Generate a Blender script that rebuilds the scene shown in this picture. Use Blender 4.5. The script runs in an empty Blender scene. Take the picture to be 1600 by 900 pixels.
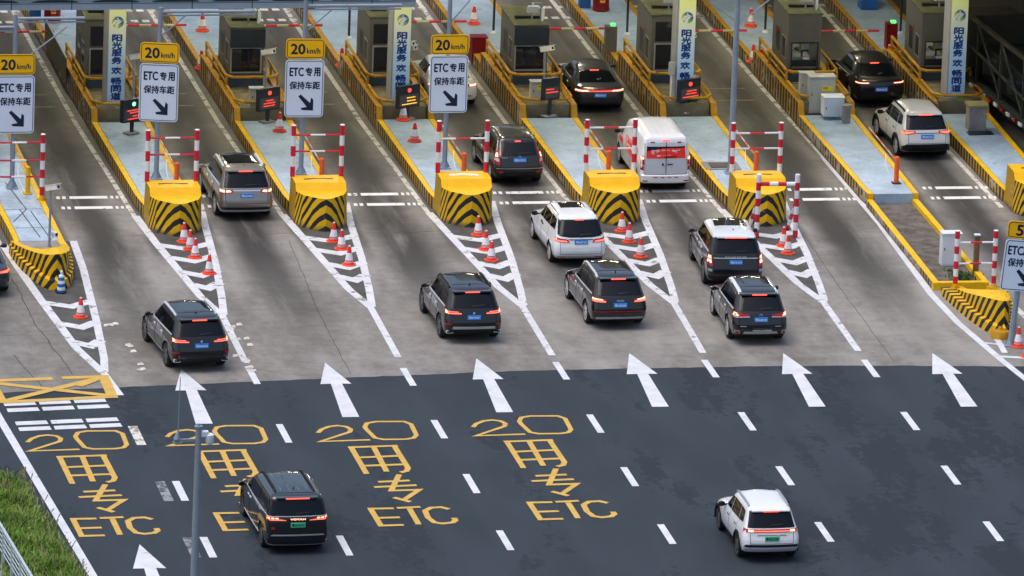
import bpy, bmesh, math, random
from mathutils import Vector, Matrix
from mathutils.bvhtree import BVHTree
random.seed(7)
R = math.radians
sc = bpy.context.scene
COL = sc.collection

# ---------------------------------------------------------------- camera
cam = bpy.data.cameras.new('camera'); cam_o = bpy.data.objects.new('camera', cam); COL.objects.link(cam_o)
rx = Vector((0.984185, -0.173605, 0.035231)); up = Vector((0.012762, 0.267856, 0.963373)); fw = Vector((0.176683, 0.947689, -0.265836))
M = Matrix((rx, up, -fw)).transposed().to_4x4(); M.translation = Vector((-58.1951, -312.1456, 87.5598))
cam_o.matrix_world = M
cam.sensor_width = 36.0; cam.lens = 350.51; cam.clip_start = 1.0; cam.clip_end = 3000.0
sc.camera = cam_o

# ---------------------------------------------------------------- sky, sun, exposure
SUN_EL, SUN_AZ = 72.0, 262.0          # azimuth from +Y, clockwise
w = bpy.data.worlds.new('World'); sc.world = w; w.use_nodes = True
nt = w.node_tree; bg = nt.nodes['Background']
sky = nt.nodes.new('ShaderNodeTexSky'); sky.sky_type = 'NISHITA'; sky.sun_disc = False
sky.sun_elevation = R(SUN_EL); sky.sun_rotation = R(SUN_AZ); sky.air_density = 1.2; sky.dust_density = 5.0; sky.ozone_density = 1.5
nt.links.new(sky.outputs[0], bg.inputs[0]); bg.inputs[1].default_value = 0.15
sun = bpy.data.lights.new('sun', 'SUN'); sun.energy = 0.75; sun.angle = R(45); sun.color = (1, 0.985, 0.965)
sun_o = bpy.data.objects.new('sun', sun); COL.objects.link(sun_o)
d = Vector((math.sin(R(SUN_AZ))*math.cos(R(SUN_EL)), math.cos(R(SUN_AZ))*math.cos(R(SUN_EL)), math.sin(R(SUN_EL))))
sun_o.rotation_euler = d.to_track_quat('Z', 'Y').to_euler()
sc.view_settings.view_transform = 'Standard'; sc.view_settings.look = 'None'
sc.view_settings.exposure = 0.32; sc.view_settings.gamma = 1.0; sc.view_settings.use_curve_mapping = False
sc.render.engine = 'CYCLES'

# ---------------------------------------------------------------- materials
MATS = {}
def nodes(name):
    m = bpy.data.materials.new(name); m.use_nodes = True
    t = m.node_tree; return m, t, t.nodes['Principled BSDF']
def N(t, kind, **kw):
    n = t.nodes.new(kind)
    for k, v in kw.items():
        if isinstance(v, bpy.types.NodeSocket): t.links.new(v, n.inputs[k])
        elif k in n.inputs: n.inputs[k].default_value = v
        else: setattr(n, k, v)
    return n
def math_(t, op, a, b=None, c=None, clamp=False):
    n = t.nodes.new('ShaderNodeMath'); n.operation = op; n.use_clamp = clamp
    for i, v in enumerate((a, b, c)):
        if v is None: continue
        if isinstance(v, bpy.types.NodeSocket): t.links.new(v, n.inputs[i])
        else: n.inputs[i].default_value = v
    return n.outputs[0]
def mix(t, f, a, b):
    n = t.nodes.new('ShaderNodeMix'); n.data_type = 'RGBA'
    for i, v in ((0, f), (6, a), (7, b)):
        if isinstance(v, bpy.types.NodeSocket): t.links.new(v, n.inputs[i])
        else: n.inputs[i].default_value = v if i == 0 else (*v, 1)
    return n.outputs[2]
def noise(t, vec, scale, detail=4, rough=.6):
    n = N(t, 'ShaderNodeTexNoise', Scale=scale, Detail=detail, Roughness=rough)
    t.links.new(vec, n.inputs['Vector']); return n.outputs['Fac']
def sstep(t, x, a, b):
    n = t.nodes.new('ShaderNodeMapRange'); n.interpolation_type = 'SMOOTHSTEP'
    t.links.new(x, n.inputs[0]); n.inputs[1].default_value = a; n.inputs[2].default_value = b; return n.outputs[0]
def scaled(t, vec, s):
    n = t.nodes.new('ShaderNodeMapping'); n.inputs['Scale'].default_value = s; t.links.new(vec, n.inputs[0]); return n.outputs[0]
def world_pos(t): return t.nodes.new('ShaderNodeNewGeometry').outputs['Position']
def pbr(name, col, rough=.5, metal=0, var=.18, scale=3.0, coat=0, spec=.5, bump=0, wear=None, wcol=(.3, .29, .27)):
    """plain surface with noise in its tone; wear = share of the area worn off to wcol"""
    if name in MATS: return MATS[name]
    m, t, b = nodes(name); p = world_pos(t)
    n = noise(t, p, scale, 5); n2 = noise(t, p, scale*9, 3)
    f = math_(t, 'MULTIPLY_ADD', n, .7, math_(t, 'MULTIPLY', n2, .3))
    lo = tuple(c*(1-var) for c in col); hi = tuple(min(1, c*(1+var)) for c in col)
    c = mix(t, sstep(t, f, .3, .7), lo, hi)
    if wear:
        wn = math_(t, 'MULTIPLY_ADD', noise(t, p, 2.2, 6, .7), .8, math_(t, 'MULTIPLY', noise(t, p, 14, 3), .2))
        c = mix(t, sstep(t, wn, wear, wear+.03), c, wcol)
    t.links.new(c, b.inputs['Base Color']); b.inputs['Roughness'].default_value = rough; b.inputs['Metallic'].default_value = metal
    b.inputs['Coat Weight'].default_value = coat; b.inputs['Coat Roughness'].default_value = .04; b.inputs['Specular IOR Level'].default_value = spec if rough < .42 else .22
    if bump:
        bn = N(t, 'ShaderNodeBump', Strength=bump, Distance=.02, Height=noise(t, p, 30, 4)); t.links.new(bn.outputs[0], b.inputs['Normal'])
    MATS[name] = m; return m
def emit(name, col, strength, base=(.05, .01, .01), rough=.25):
    if name in MATS: return MATS[name]
    m, t, b = nodes(name); b.inputs['Base Color'].default_value = (*base, 1); b.inputs['Roughness'].default_value = rough
    b.inputs['Emission Color'].default_value = (*col, 1); b.inputs['Emission Strength'].default_value = strength
    MATS[name] = m; return m
YEL = (.76, .45, .008); BLK = (.022, .022, .028)
m_yellow = pbr('yellow_paint', YEL, .5, var=.14, wear=.615, wcol=(.50, .45, .36))
m_yellow_old = pbr('old_yellow_paint', (.46, .24, .015), .55, var=.25, wear=.60, wcol=(.26, .19, .10))
m_white_line = pbr('white_line_paint', (.61, .63, .67), .6, var=.13, scale=1.6, wear=.60, wcol=(.42, .42, .43))
m_white_old = pbr('worn_line_paint', (.62, .60, .55), .65, var=.12, scale=2, wear=.525, wcol=(.24, .225, .2))
m_yel_line = pbr('yellow_line_paint', (.58, .37, .085), .6, var=.12, scale=2.5, wear=.66, wcol=(.3, .22, .1))
m_galv = pbr('galvanised_steel', (.28, .33, .39), .5, .3, var=.12, scale=2)
m_pole = pbr('grey_pole_paint', (.26, .32, .40), .45, .2, var=.12, scale=2)
m_red = pbr('red_band', (.60, .008, .035), .4, var=.1, wear=.70, wcol=(.6, .5, .5))
m_white = pbr('white_band', (.78, .80, .84), .4, var=.06, wear=.72, wcol=(.4, .4, .4))
m_sign_w = pbr('sign_white', (.70, .79, .93), .45, var=.04, scale=1.2)
m_sign_y = pbr('sign_yellow', (.95, .52, .008), .42, var=.05, scale=1.2)
m_sign_k = pbr('sign_ink', (.012, .022, .055), .5, var=.05)
m_black = pbr('black_plastic', (.02, .021, .024), .45, var=.2)
m_dark = pbr('dark_housing', (.018, .028, .045), .4, var=.2)
m_rubber = pbr('tyre_rubber', (.022, .022, .023), .75, var=.25, scale=6)
m_orange = pbr('orange_plastic', (.80, .13, .03), .5, var=.12)
m_cone_red = pbr('cone_red', (.78, .045, .03), .5, var=.15, scale=5)
m_cone_base = pbr('cone_base_orange', (.82, .13, .035), .55, var=.15, scale=5)
m_cone_wh = pbr('cone_white', (.80, .80, .82), .4, var=.08, scale=8)
m_deck = pbr('island_deck_paint', (.34, .445, .56), .42, var=.22, scale=.9, wear=.585, wcol=(.25, .29, .31), bump=.1)
m_olive = pbr('bare_render', (.20, .17, .105), .8, var=.25, scale=2)
m_booth = pbr('booth_panel', (.112, .107, .102), .5, .0, var=.1, scale=1.5)
m_booth_roof = pbr('booth_roof', (.085, .092, .045), .6, var=.35, scale=2)
m_booth_base = pbr('booth_base_blue', (.035, .055, .085), .5, var=.2)
m_alu = pbr('window_frame_alu', (.36, .37, .36), .35, .5, var=.08)
m_panel = pbr('dark_display_panel', (.013, .022, .032), .35, var=.2)
m_cab_grey = pbr('cabinet_grey', (.42, .44, .42), .5, var=.1, scale=2)
m_cab_white = pbr('cabinet_white', (.66, .72, .78), .45, var=.06, scale=2)
m_conc = pbr('plain_concrete', (.27, .26, .25), .85, var=.25, scale=2, bump=.2)
m_col = pbr('column_grey', (.33, .34, .36), .6, var=.1)
m_fascia = pbr('canopy_fascia', (.32, .40, .48), .45, .1, var=.08, scale=.6)
m_fascia_d = pbr('canopy_green', (.02, .05, .055), .45, var=.2)
m_soffit = pbr('canopy_soffit', (.45, .42, .34), .7, var=.1)
m_barrel = pbr('barrel_red', (.17, .008, .014), .45, var=.2)
m_blue = pbr('blue_plastic', (.02, .10, .34), .45, var=.15)
m_brown = pbr('rusty_post', (.17, .10, .055), .8, var=.35, scale=4)
m_wire = pbr('steel_wire', (.6, .6, .58), .4, .6, var=.1)
m_lamp = emit('ceiling_lamp', (1, .92, .68), 70, (.6, .6, .5))

def stripe_mat(name, axis, period, duty, c1, c2, dirt=True, wearlim=.60, use_uv=False, offs=0.0):
    """hazard stripes on the painted surface: along object Y (kerbs) or along the UV v coordinate (bumper noses)"""
    m, t, b = nodes(name); p = world_pos(t)
    if use_uv:
        uv = t.nodes.new('ShaderNodeUVMap').outputs[0]; s = t.nodes.new('ShaderNodeSeparateXYZ'); t.links.new(uv, s.inputs[0]); v = s.outputs[1]
    else:
        s = t.nodes.new('ShaderNodeSeparateXYZ'); t.links.new(p, s.inputs[0]); v = s.outputs[axis]
    wob = math_(t, 'MULTIPLY', math_(t, 'SUBTRACT', noise(t, p, 3, 3), .5), .07)
    v = math_(t, 'ADD', v, wob)
    f = math_(t, 'FRACT', math_(t, 'ADD', math_(t, 'DIVIDE', v, period), 50+offs))
    k = math_(t, 'LESS_THAN', f, duty)
    vy = mix(t, noise(t, p, 2.5, 5), tuple(c*.82 for c in c1), tuple(min(1, c*1.1) for c in c1))
    c = mix(t, k, vy, c2)
    wn = math_(t, 'MULTIPLY_ADD', noise(t, p, 1.4, 7, .72), .75, math_(t, 'MULTIPLY', noise(t, p, 11, 4), .25))
    c = mix(t, sstep(t, wn, wearlim, wearlim+.035), c, (.40, .37, .33))
    if dirt:   # grime splashed up from the lane on to the foot of the kerb
        sz = t.nodes.new('ShaderNodeSeparateXYZ'); t.links.new(p, sz.inputs[0])
        h = math_(t, 'ADD', sz.outputs[2], math_(t, 'MULTIPLY', noise(t, p, 2, 5), .35))
        c = mix(t, math_(t, 'MULTIPLY', sstep(t, h, .42, .12), .85), c, (.06, .054, .045))
    t.links.new(c, b.inputs['Base Color']); b.inputs['Roughness'].default_value = .6; b.inputs['Specular IOR Level'].default_value = .22
    MATS[name] = m; return m
m_kerb_stripe = stripe_mat('kerb_stripes', 1, .40, .56, (.52, .29, .025), (.009, .008, .007), wearlim=.575)
m_kerb_stripe_old = stripe_mat('worn_kerb_stripes', 1, .40, .52, (.42, .26, .05), (.016, .014, .012), wearlim=.50)
m_nose_stripe = stripe_mat('nose_stripes', 1, .46, .45, YEL, BLK, dirt=True, wearlim=.615, use_uv=True)
m_prow_stripe = stripe_mat('prow_stripes', 1, .54, .48, YEL, BLK, dirt=False, wearlim=.66, use_uv=True, offs=.25)

def make_concrete():
    m, t, b = nodes('toll_concrete'); p = world_pos(t)
    s = t.nodes.new('ShaderNodeSeparateXYZ'); t.links.new(p, s.inputs[0])
    big = noise(t, p, .10, 5); mid = noise(t, scaled(t, p, (1, .35, 1)), .8, 6, .65); fine = noise(t, p, 14, 4)
    streak = noise(t, scaled(t, p, (1.0, .10, 1)), 1.0, 6, .62)      # streaks along the lanes
    across = noise(t, scaled(t, p, (.15, 2.0, 1)), 1.3, 5, .6)      # broom marks across
    blot = noise(t, p, 2.3, 7, .72)
    f = math_(t, 'ADD', math_(t, 'MULTIPLY', big, .40), math_(t, 'ADD', math_(t, 'MULTIPLY', mid, .32), math_(t, 'ADD', math_(t, 'MULTIPLY', across, .08), math_(t, 'MULTIPLY', blot, .20))))
    c = mix(t, sstep(t, f, .38, .62), (.138, .128, .114), (.318, .304, .283))
    # tyre-rubber and oil track worn into the middle of each lane
    x = math_(t, 'ADD', s.outputs[0], math_(t, 'MULTIPLY', math_(t, 'SUBTRACT', noise(t, scaled(t, p, (.3, .25, 1)), .6, 3), .5), 1.1))
    fx = math_(t, 'FRACT', math_(t, 'ADD', math_(t, 'DIVIDE', math_(t, 'ADD', x, 15.1), 5.03), 40))
    dist = math_(t, 'ABSOLUTE', math_(t, 'SUBTRACT', fx, .47))
    band = math_(t, 'SUBTRACT', 1.0, sstep(t, dist, .05, .25))
    fy = math_(t, 'ADD', sstep(t, s.outputs[1], -9, 6), .12)
    band = math_(t, 'MULTIPLY', math_(t, 'MULTIPLY', band, sstep(t, streak, .20, .52)), math_(t, 'MULTIPLY', fy, .88), clamp=True)
    c = mix(t, band, c, (.038, .036, .034))
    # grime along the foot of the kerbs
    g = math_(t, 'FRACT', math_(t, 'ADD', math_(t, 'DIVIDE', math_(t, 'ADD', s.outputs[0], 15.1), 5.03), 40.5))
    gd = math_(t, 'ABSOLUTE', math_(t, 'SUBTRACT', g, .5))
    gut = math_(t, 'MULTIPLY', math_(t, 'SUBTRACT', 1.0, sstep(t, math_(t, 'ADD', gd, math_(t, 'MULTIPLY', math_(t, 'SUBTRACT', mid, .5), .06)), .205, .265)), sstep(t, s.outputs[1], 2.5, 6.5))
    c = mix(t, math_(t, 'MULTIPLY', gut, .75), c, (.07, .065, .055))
    # dark stains
    st = sstep(t, noise(t, scaled(t, p, (1, .5, 1)), .55, 7, .7), .60, .72)
    c = mix(t, math_(t, 'MULTIPLY', st, .45), c, (.09, .085, .08))
    # canopy shade and lamp warmth painted into the paving colour
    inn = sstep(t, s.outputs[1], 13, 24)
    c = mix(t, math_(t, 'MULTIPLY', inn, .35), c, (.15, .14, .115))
    c = mix(t, math_(t, 'MULTIPLY', fine, .22), c, (.14, .135, .13))
    t.links.new(c, b.inputs['Base Color'])
    t.links.new(math_(t, 'MULTIPLY_ADD', mid, .4, .55), b.inputs['Roughness']); b.inputs['Specular IOR Level'].default_value = .18
    bp = N(t, 'ShaderNodeBump', Strength=.25, Distance=.01, Height=fine); t.links.new(bp.outputs[0], b.inputs['Normal'])
    return m
def make_asphalt():
    m, t, b = nodes('road_asphalt'); p = world_pos(t)
    s = t.nodes.new('ShaderNodeSeparateXYZ'); t.links.new(p, s.inputs[0])
    n = noise(t, scaled(t, p, (1, .35, 1)), .5, 6, .6); fine = noise(t, p, 22, 3, .8); lane = noise(t, scaled(t, p, (1.6, .05, 1)), 1, 4)
    c = mix(t, sstep(t, n, .3, .72), (.022, .031, .042), (.036, .048, .062))
    c = mix(t, math_(t, 'MULTIPLY', sstep(t, lane, .5, .75), .35), c, (.040, .051, .064))
    # ragged damp patches
    pt = math_(t, 'MULTIPLY_ADD', noise(t, scaled(t, p, (1, .28, 1)), .33, 8, .66), .8, math_(t, 'MULTIPLY', noise(t, p, 3, 4), .2))
    side = math_(t, 'MULTIPLY', sstep(t, s.outputs[0], -16, 16), .045)
    c = mix(t, math_(t, 'MULTIPLY', sstep(t, math_(t, 'ADD', pt, side), .560, .580), .72), c, (.015, .021, .030))
    c = mix(t, math_(t, 'MULTIPLY', sstep(t, fine, .42, .72), .55), c, (.054, .064, .076))
    t.links.new(c, b.inputs['Base Color'])
    t.links.new(math_(t, 'MULTIPLY_ADD', n, .3, .6), b.inputs['Roughness']); b.inputs['Specular IOR Level'].default_value = .18
    bp = N(t, 'ShaderNodeBump', Strength=.35, Distance=.01, Height=fine); t.links.new(bp.outputs[0], b.inputs['Normal'])
    return m
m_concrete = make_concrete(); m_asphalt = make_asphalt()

# ---------------------------------------------------------------- mesh helpers
class MB:
    def __init__(s): s.v = []; s.f = []; s.m = []; s.uv = []; s.has_uv = False
    def add(s, vs, fs, mi=0, uvs=None):
        o = len(s.v); s.v += [tuple(v) for v in vs]
        for i, f in enumerate(fs):
            s.f.append([o+k for k in f]); s.m.append(mi if not isinstance(mi, (list, tuple)) else mi[i])
            s.uv.append(uvs[i] if uvs else None)
        if uvs: s.has_uv = True
        return s
    def box(s, x0, x1, y0, y1, z0, z1, mi=0, M=None):
        v = [Vector(c) for c in ((x0,y0,z0),(x1,y0,z0),(x1,y1,z0),(x0,y1,z0),(x0,y0,z1),(x1,y0,z1),(x1,y1,z1),(x0,y1,z1))]
        if M: v = [M @ c for c in v]
        return s.add(v, [(0,3,2,1),(4,5,6,7),(0,1,5,4),(1,2,6,5),(2,3,7,6),(3,0,4,7)], mi)
    def tube(s, p0, p1, r0, r1=None, n=10, mi=0):
        p0 = Vector(p0); p1 = Vector(p1); r1 = r0 if r1 is None else r1
        d = (p1-p0).normalized(); a = d.orthogonal().normalized(); b = d.cross(a)
        vs = []
        for p, r in ((p0, r0), (p1, r1)):
            for k in range(n):
                an = 2*math.pi*k/n; vs.append(p+(a*math.cos(an)+b*math.sin(an))*r)
        fs = [(k, (k+1) % n, n+(k+1) % n, n+k) for k in range(n)]+[tuple(reversed(range(n))), tuple(range(n, 2*n))]
        return s.add(vs, fs, mi)
    def path(s, pts, r, n=8, mi=0, square=False):
        for a, b in zip(pts, pts[1:]):
            if square:
                a = Vector(a); b = Vector(b); d = (b-a).normalized(); u = d.cross(Vector((0, 0, 1)))
                if u.length < .1: u = Vector((1, 0, 0))
                u.normalize(); w_ = u.cross(d)
                vs = [q+u*sx*r+w_*sz*r+d*e*r for q, e in ((a, -.8), (b, .8)) for sx, sz in ((-1,-1),(1,-1),(1,1),(-1,1))]
                s.add(vs, [(0,1,5,4),(1,2,6,5),(2,3,7,6),(3,0,4,7),(3,2,1,0),(4,5,6,7)], mi)
            else: s.tube(a, b, r, n=n, mi=mi)
        return s
    def lathe(s, prof, n=16, mi=0, mis=None, c=(0, 0, 0)):
        vs = [(c[0]+r*math.cos(2*math.pi*k/n), c[1]+r*math.sin(2*math.pi*k/n), c[2]+z) for r, z in prof for k in range(n)]
        fs = []; ms = []
        for i in range(len(prof)-1):
            for k in range(n):
                fs.append((i*n+k, i*n+(k+1) % n, (i+1)*n+(k+1) % n, (i+1)*n+k)); ms.append(mis[i] if mis else mi)
        fs += [tuple(reversed(range(n))), tuple(range((len(prof)-1)*n, len(prof)*n))]; ms += [ms[0], ms[-1]]
        return s.add(vs, fs, ms)
    def prism(s, poly, z0, z1, mi=0):
        n = len(poly); vs = [(x, y, z0) for x, y in poly]+[(x, y, z1) for x, y in poly]
        return s.add(vs, [tuple(reversed(range(n))), tuple(range(n, 2*n))]+[(k, (k+1) % n, n+(k+1) % n, n+k) for k in range(n)], mi)
    def stroke(s, pts, wd, z, mi=0, closed=False):
        """flat painted line of width wd with mitred corners, lying at height z"""
        P = [Vector(p) for p in pts]; n = len(P); L = []; Rr = []
        if closed and (P[0]-P[-1]).length < 1e-6: P = P[:-1]; n -= 1
        for i in range(n):
            a = P[i-1] if (i or closed) else None; b = P[(i+1) % n] if (i < n-1 or closed) else None
            d0 = (P[i]-a).normalized() if a is not None else None; d1 = (b-P[i]).normalized() if b is not None else None
            d0 = d0 or d1; d1 = d1 or d0
            t = (d0+d1); t = t.normalized() if t.length > 1e-6 else d0
            nn = Vector((-t.y, t.x)); k = max(.45, nn.dot(Vector((-d0.y, d0.x))))
            L.append(P[i]+nn*wd/2/k); Rr.append(P[i]-nn*wd/2/k)
        m_ = n if closed else n-1
        for i in range(m_):
            j = (i+1) % n
            s.add([(*Rr[i], z), (*Rr[j], z), (*L[j], z), (*L[i], z)], [(0, 1, 2, 3)], mi)
        return s
    def build(s, name, mats, parent=None, smooth=False, loc=None, bevel=0):
        me = bpy.data.meshes.new(name); me.from_pydata(s.v, [], s.f)
        mats = mats if isinstance(mats, (list, tuple)) else [mats]
        for m in mats: me.materials.append(m)
        me.polygons.foreach_set('material_index', s.m)
        if s.has_uv:
            l = me.uv_layers.new(name='UVMap')
            for p_, uv in zip(me.polygons, s.uv):
                if uv:
                    for li, c in zip(p_.loop_indices, uv): l.data[li].uv = c
        me.validate(); me.update()
        if bevel:
            bm = bmesh.new(); bm.from_mesh(me); bmesh.ops.remove_doubles(bm, verts=bm.verts, dist=1e-4)
            es = [e for e in bm.edges if len(e.link_faces) == 2 and e.calc_face_angle(0) > .5]
            bmesh.ops.bevel(bm, geom=es, offset=bevel, segments=2, affect='EDGES', profile=.6); bm.to_mesh(me); bm.free()
        if smooth:
            for p_ in me.polygons: p_.use_smooth = True
            me.set_sharp_from_angle(angle=R(35))
        return link(name, me, parent, loc)
def link(name, me, parent=None, loc=None):
    o = bpy.data.objects.new(name, me); COL.objects.link(o)
    if parent: o.parent = parent
    if loc: o.location = loc
    return o
def tag(o, label=None, cat=None, group=None, kind=None):
    for k, v in (('label', label), ('category', cat), ('group', group), ('kind', kind)):
        if v: o[k] = v
    return o
def thing(name, label, cat, loc=(0, 0, 0), rz=0, group=None):
    o = bpy.data.objects.new(name, None); COL.objects.link(o); o.location = loc; o.rotation_euler = (0, 0, R(rz)); o.empty_display_size = .3
    return tag(o, label, cat, group)
def struct(name, mb, mats): return tag(mb.build(name, mats), kind='structure')
def copy_tree(o, parent=None):
    kids = list(o.children); c = o.copy(); COL.objects.link(c)
    if parent: c.parent = parent
    for k in kids: copy_tree(k, c)
    return c
def dup(o, loc, label, rz=None):
    c = copy_tree(o); c.location = loc; c['label'] = label
    if rz is not None: c.rotation_euler = (0, 0, R(rz))
    return c
TXT = {}
def text_mesh(body, bold=0.0, spacing=1.0):
    key = (body, bold, spacing)
    if key in TXT: return TXT[key].copy()
    c = bpy.data.curves.new('lettering', 'FONT'); c.body = body; c.align_x = 'CENTER'; c.align_y = 'CENTER'; c.offset = bold; c.space_character = spacing
    c.resolution_u = 3
    o = bpy.data.objects.new('lettering', c); COL.objects.link(o)
    me = bpy.data.meshes.new_from_object(o.evaluated_get(bpy.context.evaluated_depsgraph_get()))
    bpy.data.objects.remove(o); bpy.data.curves.remove(c)
    xs = [v.co.x for v in me.vertices]; ys = [v.co.y for v in me.vertices]
    cx, cy = (min(xs)+max(xs))/2, (min(ys)+max(ys))/2
    for v in me.vertices: v.co.x -= cx; v.co.y -= cy
    me['w'] = max(xs)-min(xs); me['h'] = max(ys)-min(ys)
    TXT[key] = me; return me.copy()
def lettering(body, mat, parent, cx, cz, y, wd, ht, bold=.01, name='lettering', face='-Y'):
    """letters wd x ht metres standing upright on a board that faces -Y"""
    me = text_mesh(body, 0.0); sx, sz = wd/me['w'], ht/me['h']
    V = [(v.co.x*sx, v.co.y*sz) for v in me.vertices]; F = [tuple(p.vertices) for p in me.polygons]
    mb = MB()      # emboldened by a few overlaid strikes, each a hair behind the last
    for k, (dx, dz) in enumerate(((0, 0),) if not bold else ((0, 0), (bold, 0), (-bold, 0), (0, bold), (0, -bold))):
        mb.add([(cx+x+dx, y+.0006*k, cz+z+dz) for x, z in V], F)
    return mb.build(name, mat, parent)
def rrect(w_, h_, r, n=5):
    out = []
    for cx, cz, a0 in ((w_/2-r, h_/2-r, 0), (-w_/2+r, h_/2-r, 90), (-w_/2+r, -h_/2+r, 180), (w_/2-r, -h_/2+r, 270)):
        for k in range(n+1):
            a = R(a0+90*k/n); out.append((cx+r*math.cos(a), cz+r*math.sin(a)))
    return out
def plate_up(mb, poly, y0, y1, cx=0, cz=0, mi=0):
    """upright plate: outline in (x, z), from y0 (front) to y1 (back)"""
    n = len(poly); vs = [(cx+x, y0, cz+z) for x, z in poly]+[(cx+x, y1, cz+z) for x, z in poly]
    return mb.add(vs, [tuple(range(n)), tuple(reversed(range(n, 2*n)))]+[(k, n+k, n+(k+1) % n, (k+1) % n) for k in range(n)], mi)
def ring_up(mb, p_out, p_in, y, cx=0, cz=0, mi=0):
    n = len(p_out); vs = [(cx+x, y, cz+z) for x, z in p_out]+[(cx+x, y, cz+z) for x, z in p_in]
    return mb.add(vs, [(k, (k+1) % n, n+(k+1) % n, n+k) for k in range(n)], mi)
# ================================================================ SETTING: ground, road, markings
CX = [-15.1, -10.1, -5.08, -.05, 5.05, 10.05, 15.0, 19.85]        # island centre lines
g = MB(); g.add([(-900, -700, -.05), (900, -700, -.05), (900, 1500, -.05), (-900, 1500, -.05)], [(0, 1, 2, 3)])
struct('ground', g, pbr('verge_soil', (.10, .095, .075), .9, var=.3, scale=.6))
EDGE = [(-24, -12.0), (-18.48, -11.51), (-14.54, -11.06), (-10.16, -10.63), (-5.96, -10.25), (-1.74, -9.88), (2.5, -9.76), (6.67, -9.71), (11, -9.9), (15.03, -10.18), (45, -11)]
a = MB(); a.add([(-19.6, -90, 0), (45, -90, 0), (45, -9, 0), (-19.6, -9, 0)], [(0, 1, 2, 3)]); struct('asphalt_road', a, m_asphalt)
E2 = []
for (x0, y0), (x1, y1) in zip(EDGE, EDGE[1:]):
    k_ = max(1, int((x1-x0)/.35))
    E2 += [(x0+(x1-x0)*q/k_, y0+(y1-y0)*q/k_+random.uniform(-.035, .035)) for q in range(k_)]
EDGE = E2+[EDGE[-1]]
c = MB(); n_ = len(EDGE)
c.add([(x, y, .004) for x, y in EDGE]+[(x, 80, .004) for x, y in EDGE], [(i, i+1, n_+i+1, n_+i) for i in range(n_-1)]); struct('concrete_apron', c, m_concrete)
ZL = .009
def quad(mb, P, z=ZL, mi=0): mb.add([(x, y, z) for x, y in P], [(0, 1, 2, 3)], mi)
# lane dashes: 2 m long every 6 m
for X, y0s in ((-10.16, (-8.9, -15.5, -21.5, -27.5, -33.5)), (-5.2, (-9.35, -15.3, -21.26, -27.25, -33.3)), (-.15, (-8.9, -14.95, -20.8, -26.9, -32.9)), (4.73, (-8.9, -14.95, -20.97, -26.96, -33)), (9.95, (-9.15, -15.2, -21.2, -27.2, -33.2))):
    for y in y0s:
        m = MB(); quad(m, [(X-.11, y-2.05), (X+.11, y-2.05), (X+.11, y), (X-.11, y)]); struct('lane_dash', m, m_white_line)
m_faint = pbr('faint_line_paint', (.26, .28, .31), .7, var=.3, wear=.5, wcol=(.08, .085, .095))
for y in (-15.45, -21.5, -27.4):
    m = MB(); quad(m, [(-14.95, y-2.1), (-14.65, y-2.1), (-14.65, y), (-14.95, y)]); struct('lane_dash', m, m_faint if y != -15.45 else m_white_old)
    if y != -15.45: m = MB(); quad(m, [(-14.42, y-2.1), (-14.18, y-2.1), (-14.18, y), (-14.42, y)]); struct('lane_dash', m, m_white_line)
m = MB(); m.stroke([(-19.05, -9), (-18.85, -14.45), (-18.16, -31.1), (-17.9, -38)], .26, ZL); struct('edge_line', m, m_white_line)
# direction arrows
def arrow(tx, ty):
    A = [(2.44, -7.99), (1.90, -10.44), (2.24, -10.43), (2.01, -14.2), (2.55, -14.2), (2.60, -10.42), (2.90, -10.45)]
    P = [(x-2.44+tx, y+7.99+ty, ZL) for x, y in A]
    m = MB(); m.add(P, [(0, 1, 2, 5, 6), (2, 3, 4, 5)]); struct('direction_arrow', m, m_white_line)
for t_ in ((-12.35, -9.11), (-7.61, -8.61), (-2.64, -8.34), (2.44, -7.99), (7.47, -8.25), (12.36, -8.5), (-16.33, -28.04)): arrow(*t_)
# yellow road lettering, seven characters a lane
GLYPH = {'2': [[(-3.89,-.52),(-3.71,-.14),(-3.43,.15),(-3.15,.24),(-2.9,.12),(-2.79,-.17),(-2.87,-.48),(-3.96,-1.48),(-2.37,-1.38)]],
 '0': [[(-2.17,.46),(-1.86,.61),(-.98,.58),(-.8,.28),(-.83,-.95),(-.97,-1.26),(-1.24,-1.38),(-1.94,-1.37),(-2.18,-1.19),(-2.3,-.26),(-2.31,.05),(-2.17,.46)]],
 'yong': [[(-3.2,-2.18),(-1.61,-2.08)],[(-3.1,-2.18),(-3.08,-5.09)],[(-1.73,-2.08),(-1.69,-4.52),(-1.79,-4.84),(-2.0,-4.99)],[(-2.39,-2.14),(-2.42,-4.88)],[(-3.04,-3.32),(-1.67,-3.19)],[(-3.04,-4.19),(-1.68,-4.1)]],
 'zhuan': [[(-2.86,-5.94),(-1.86,-5.85)],[(-3.08,-6.5),(-1.73,-6.36)],[(-2.08,-5.2),(-2.61,-6.9),(-1.74,-6.87),(-2.38,-7.9)],[(-2.65,-7.63),(-2.22,-8.13)]],
 'E': [[(-2.84,-8.78),(-3.56,-8.78),(-3.53,-10.56),(-2.82,-10.53)],[(-3.55,-9.77),(-2.81,-9.73)]],
 'T': [[(-2.74,-8.76),(-2.0,-8.69)],[(-2.36,-8.75),(-2.35,-10.48)]],
 'C': [[(-1.15,-8.95),(-1.37,-8.73),(-1.69,-8.77),(-1.92,-9.07),(-1.95,-9.78),(-1.84,-10.3),(-1.61,-10.44),(-1.29,-10.35),(-1.15,-10.12),(-1.16,-9.87)]]}
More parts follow.
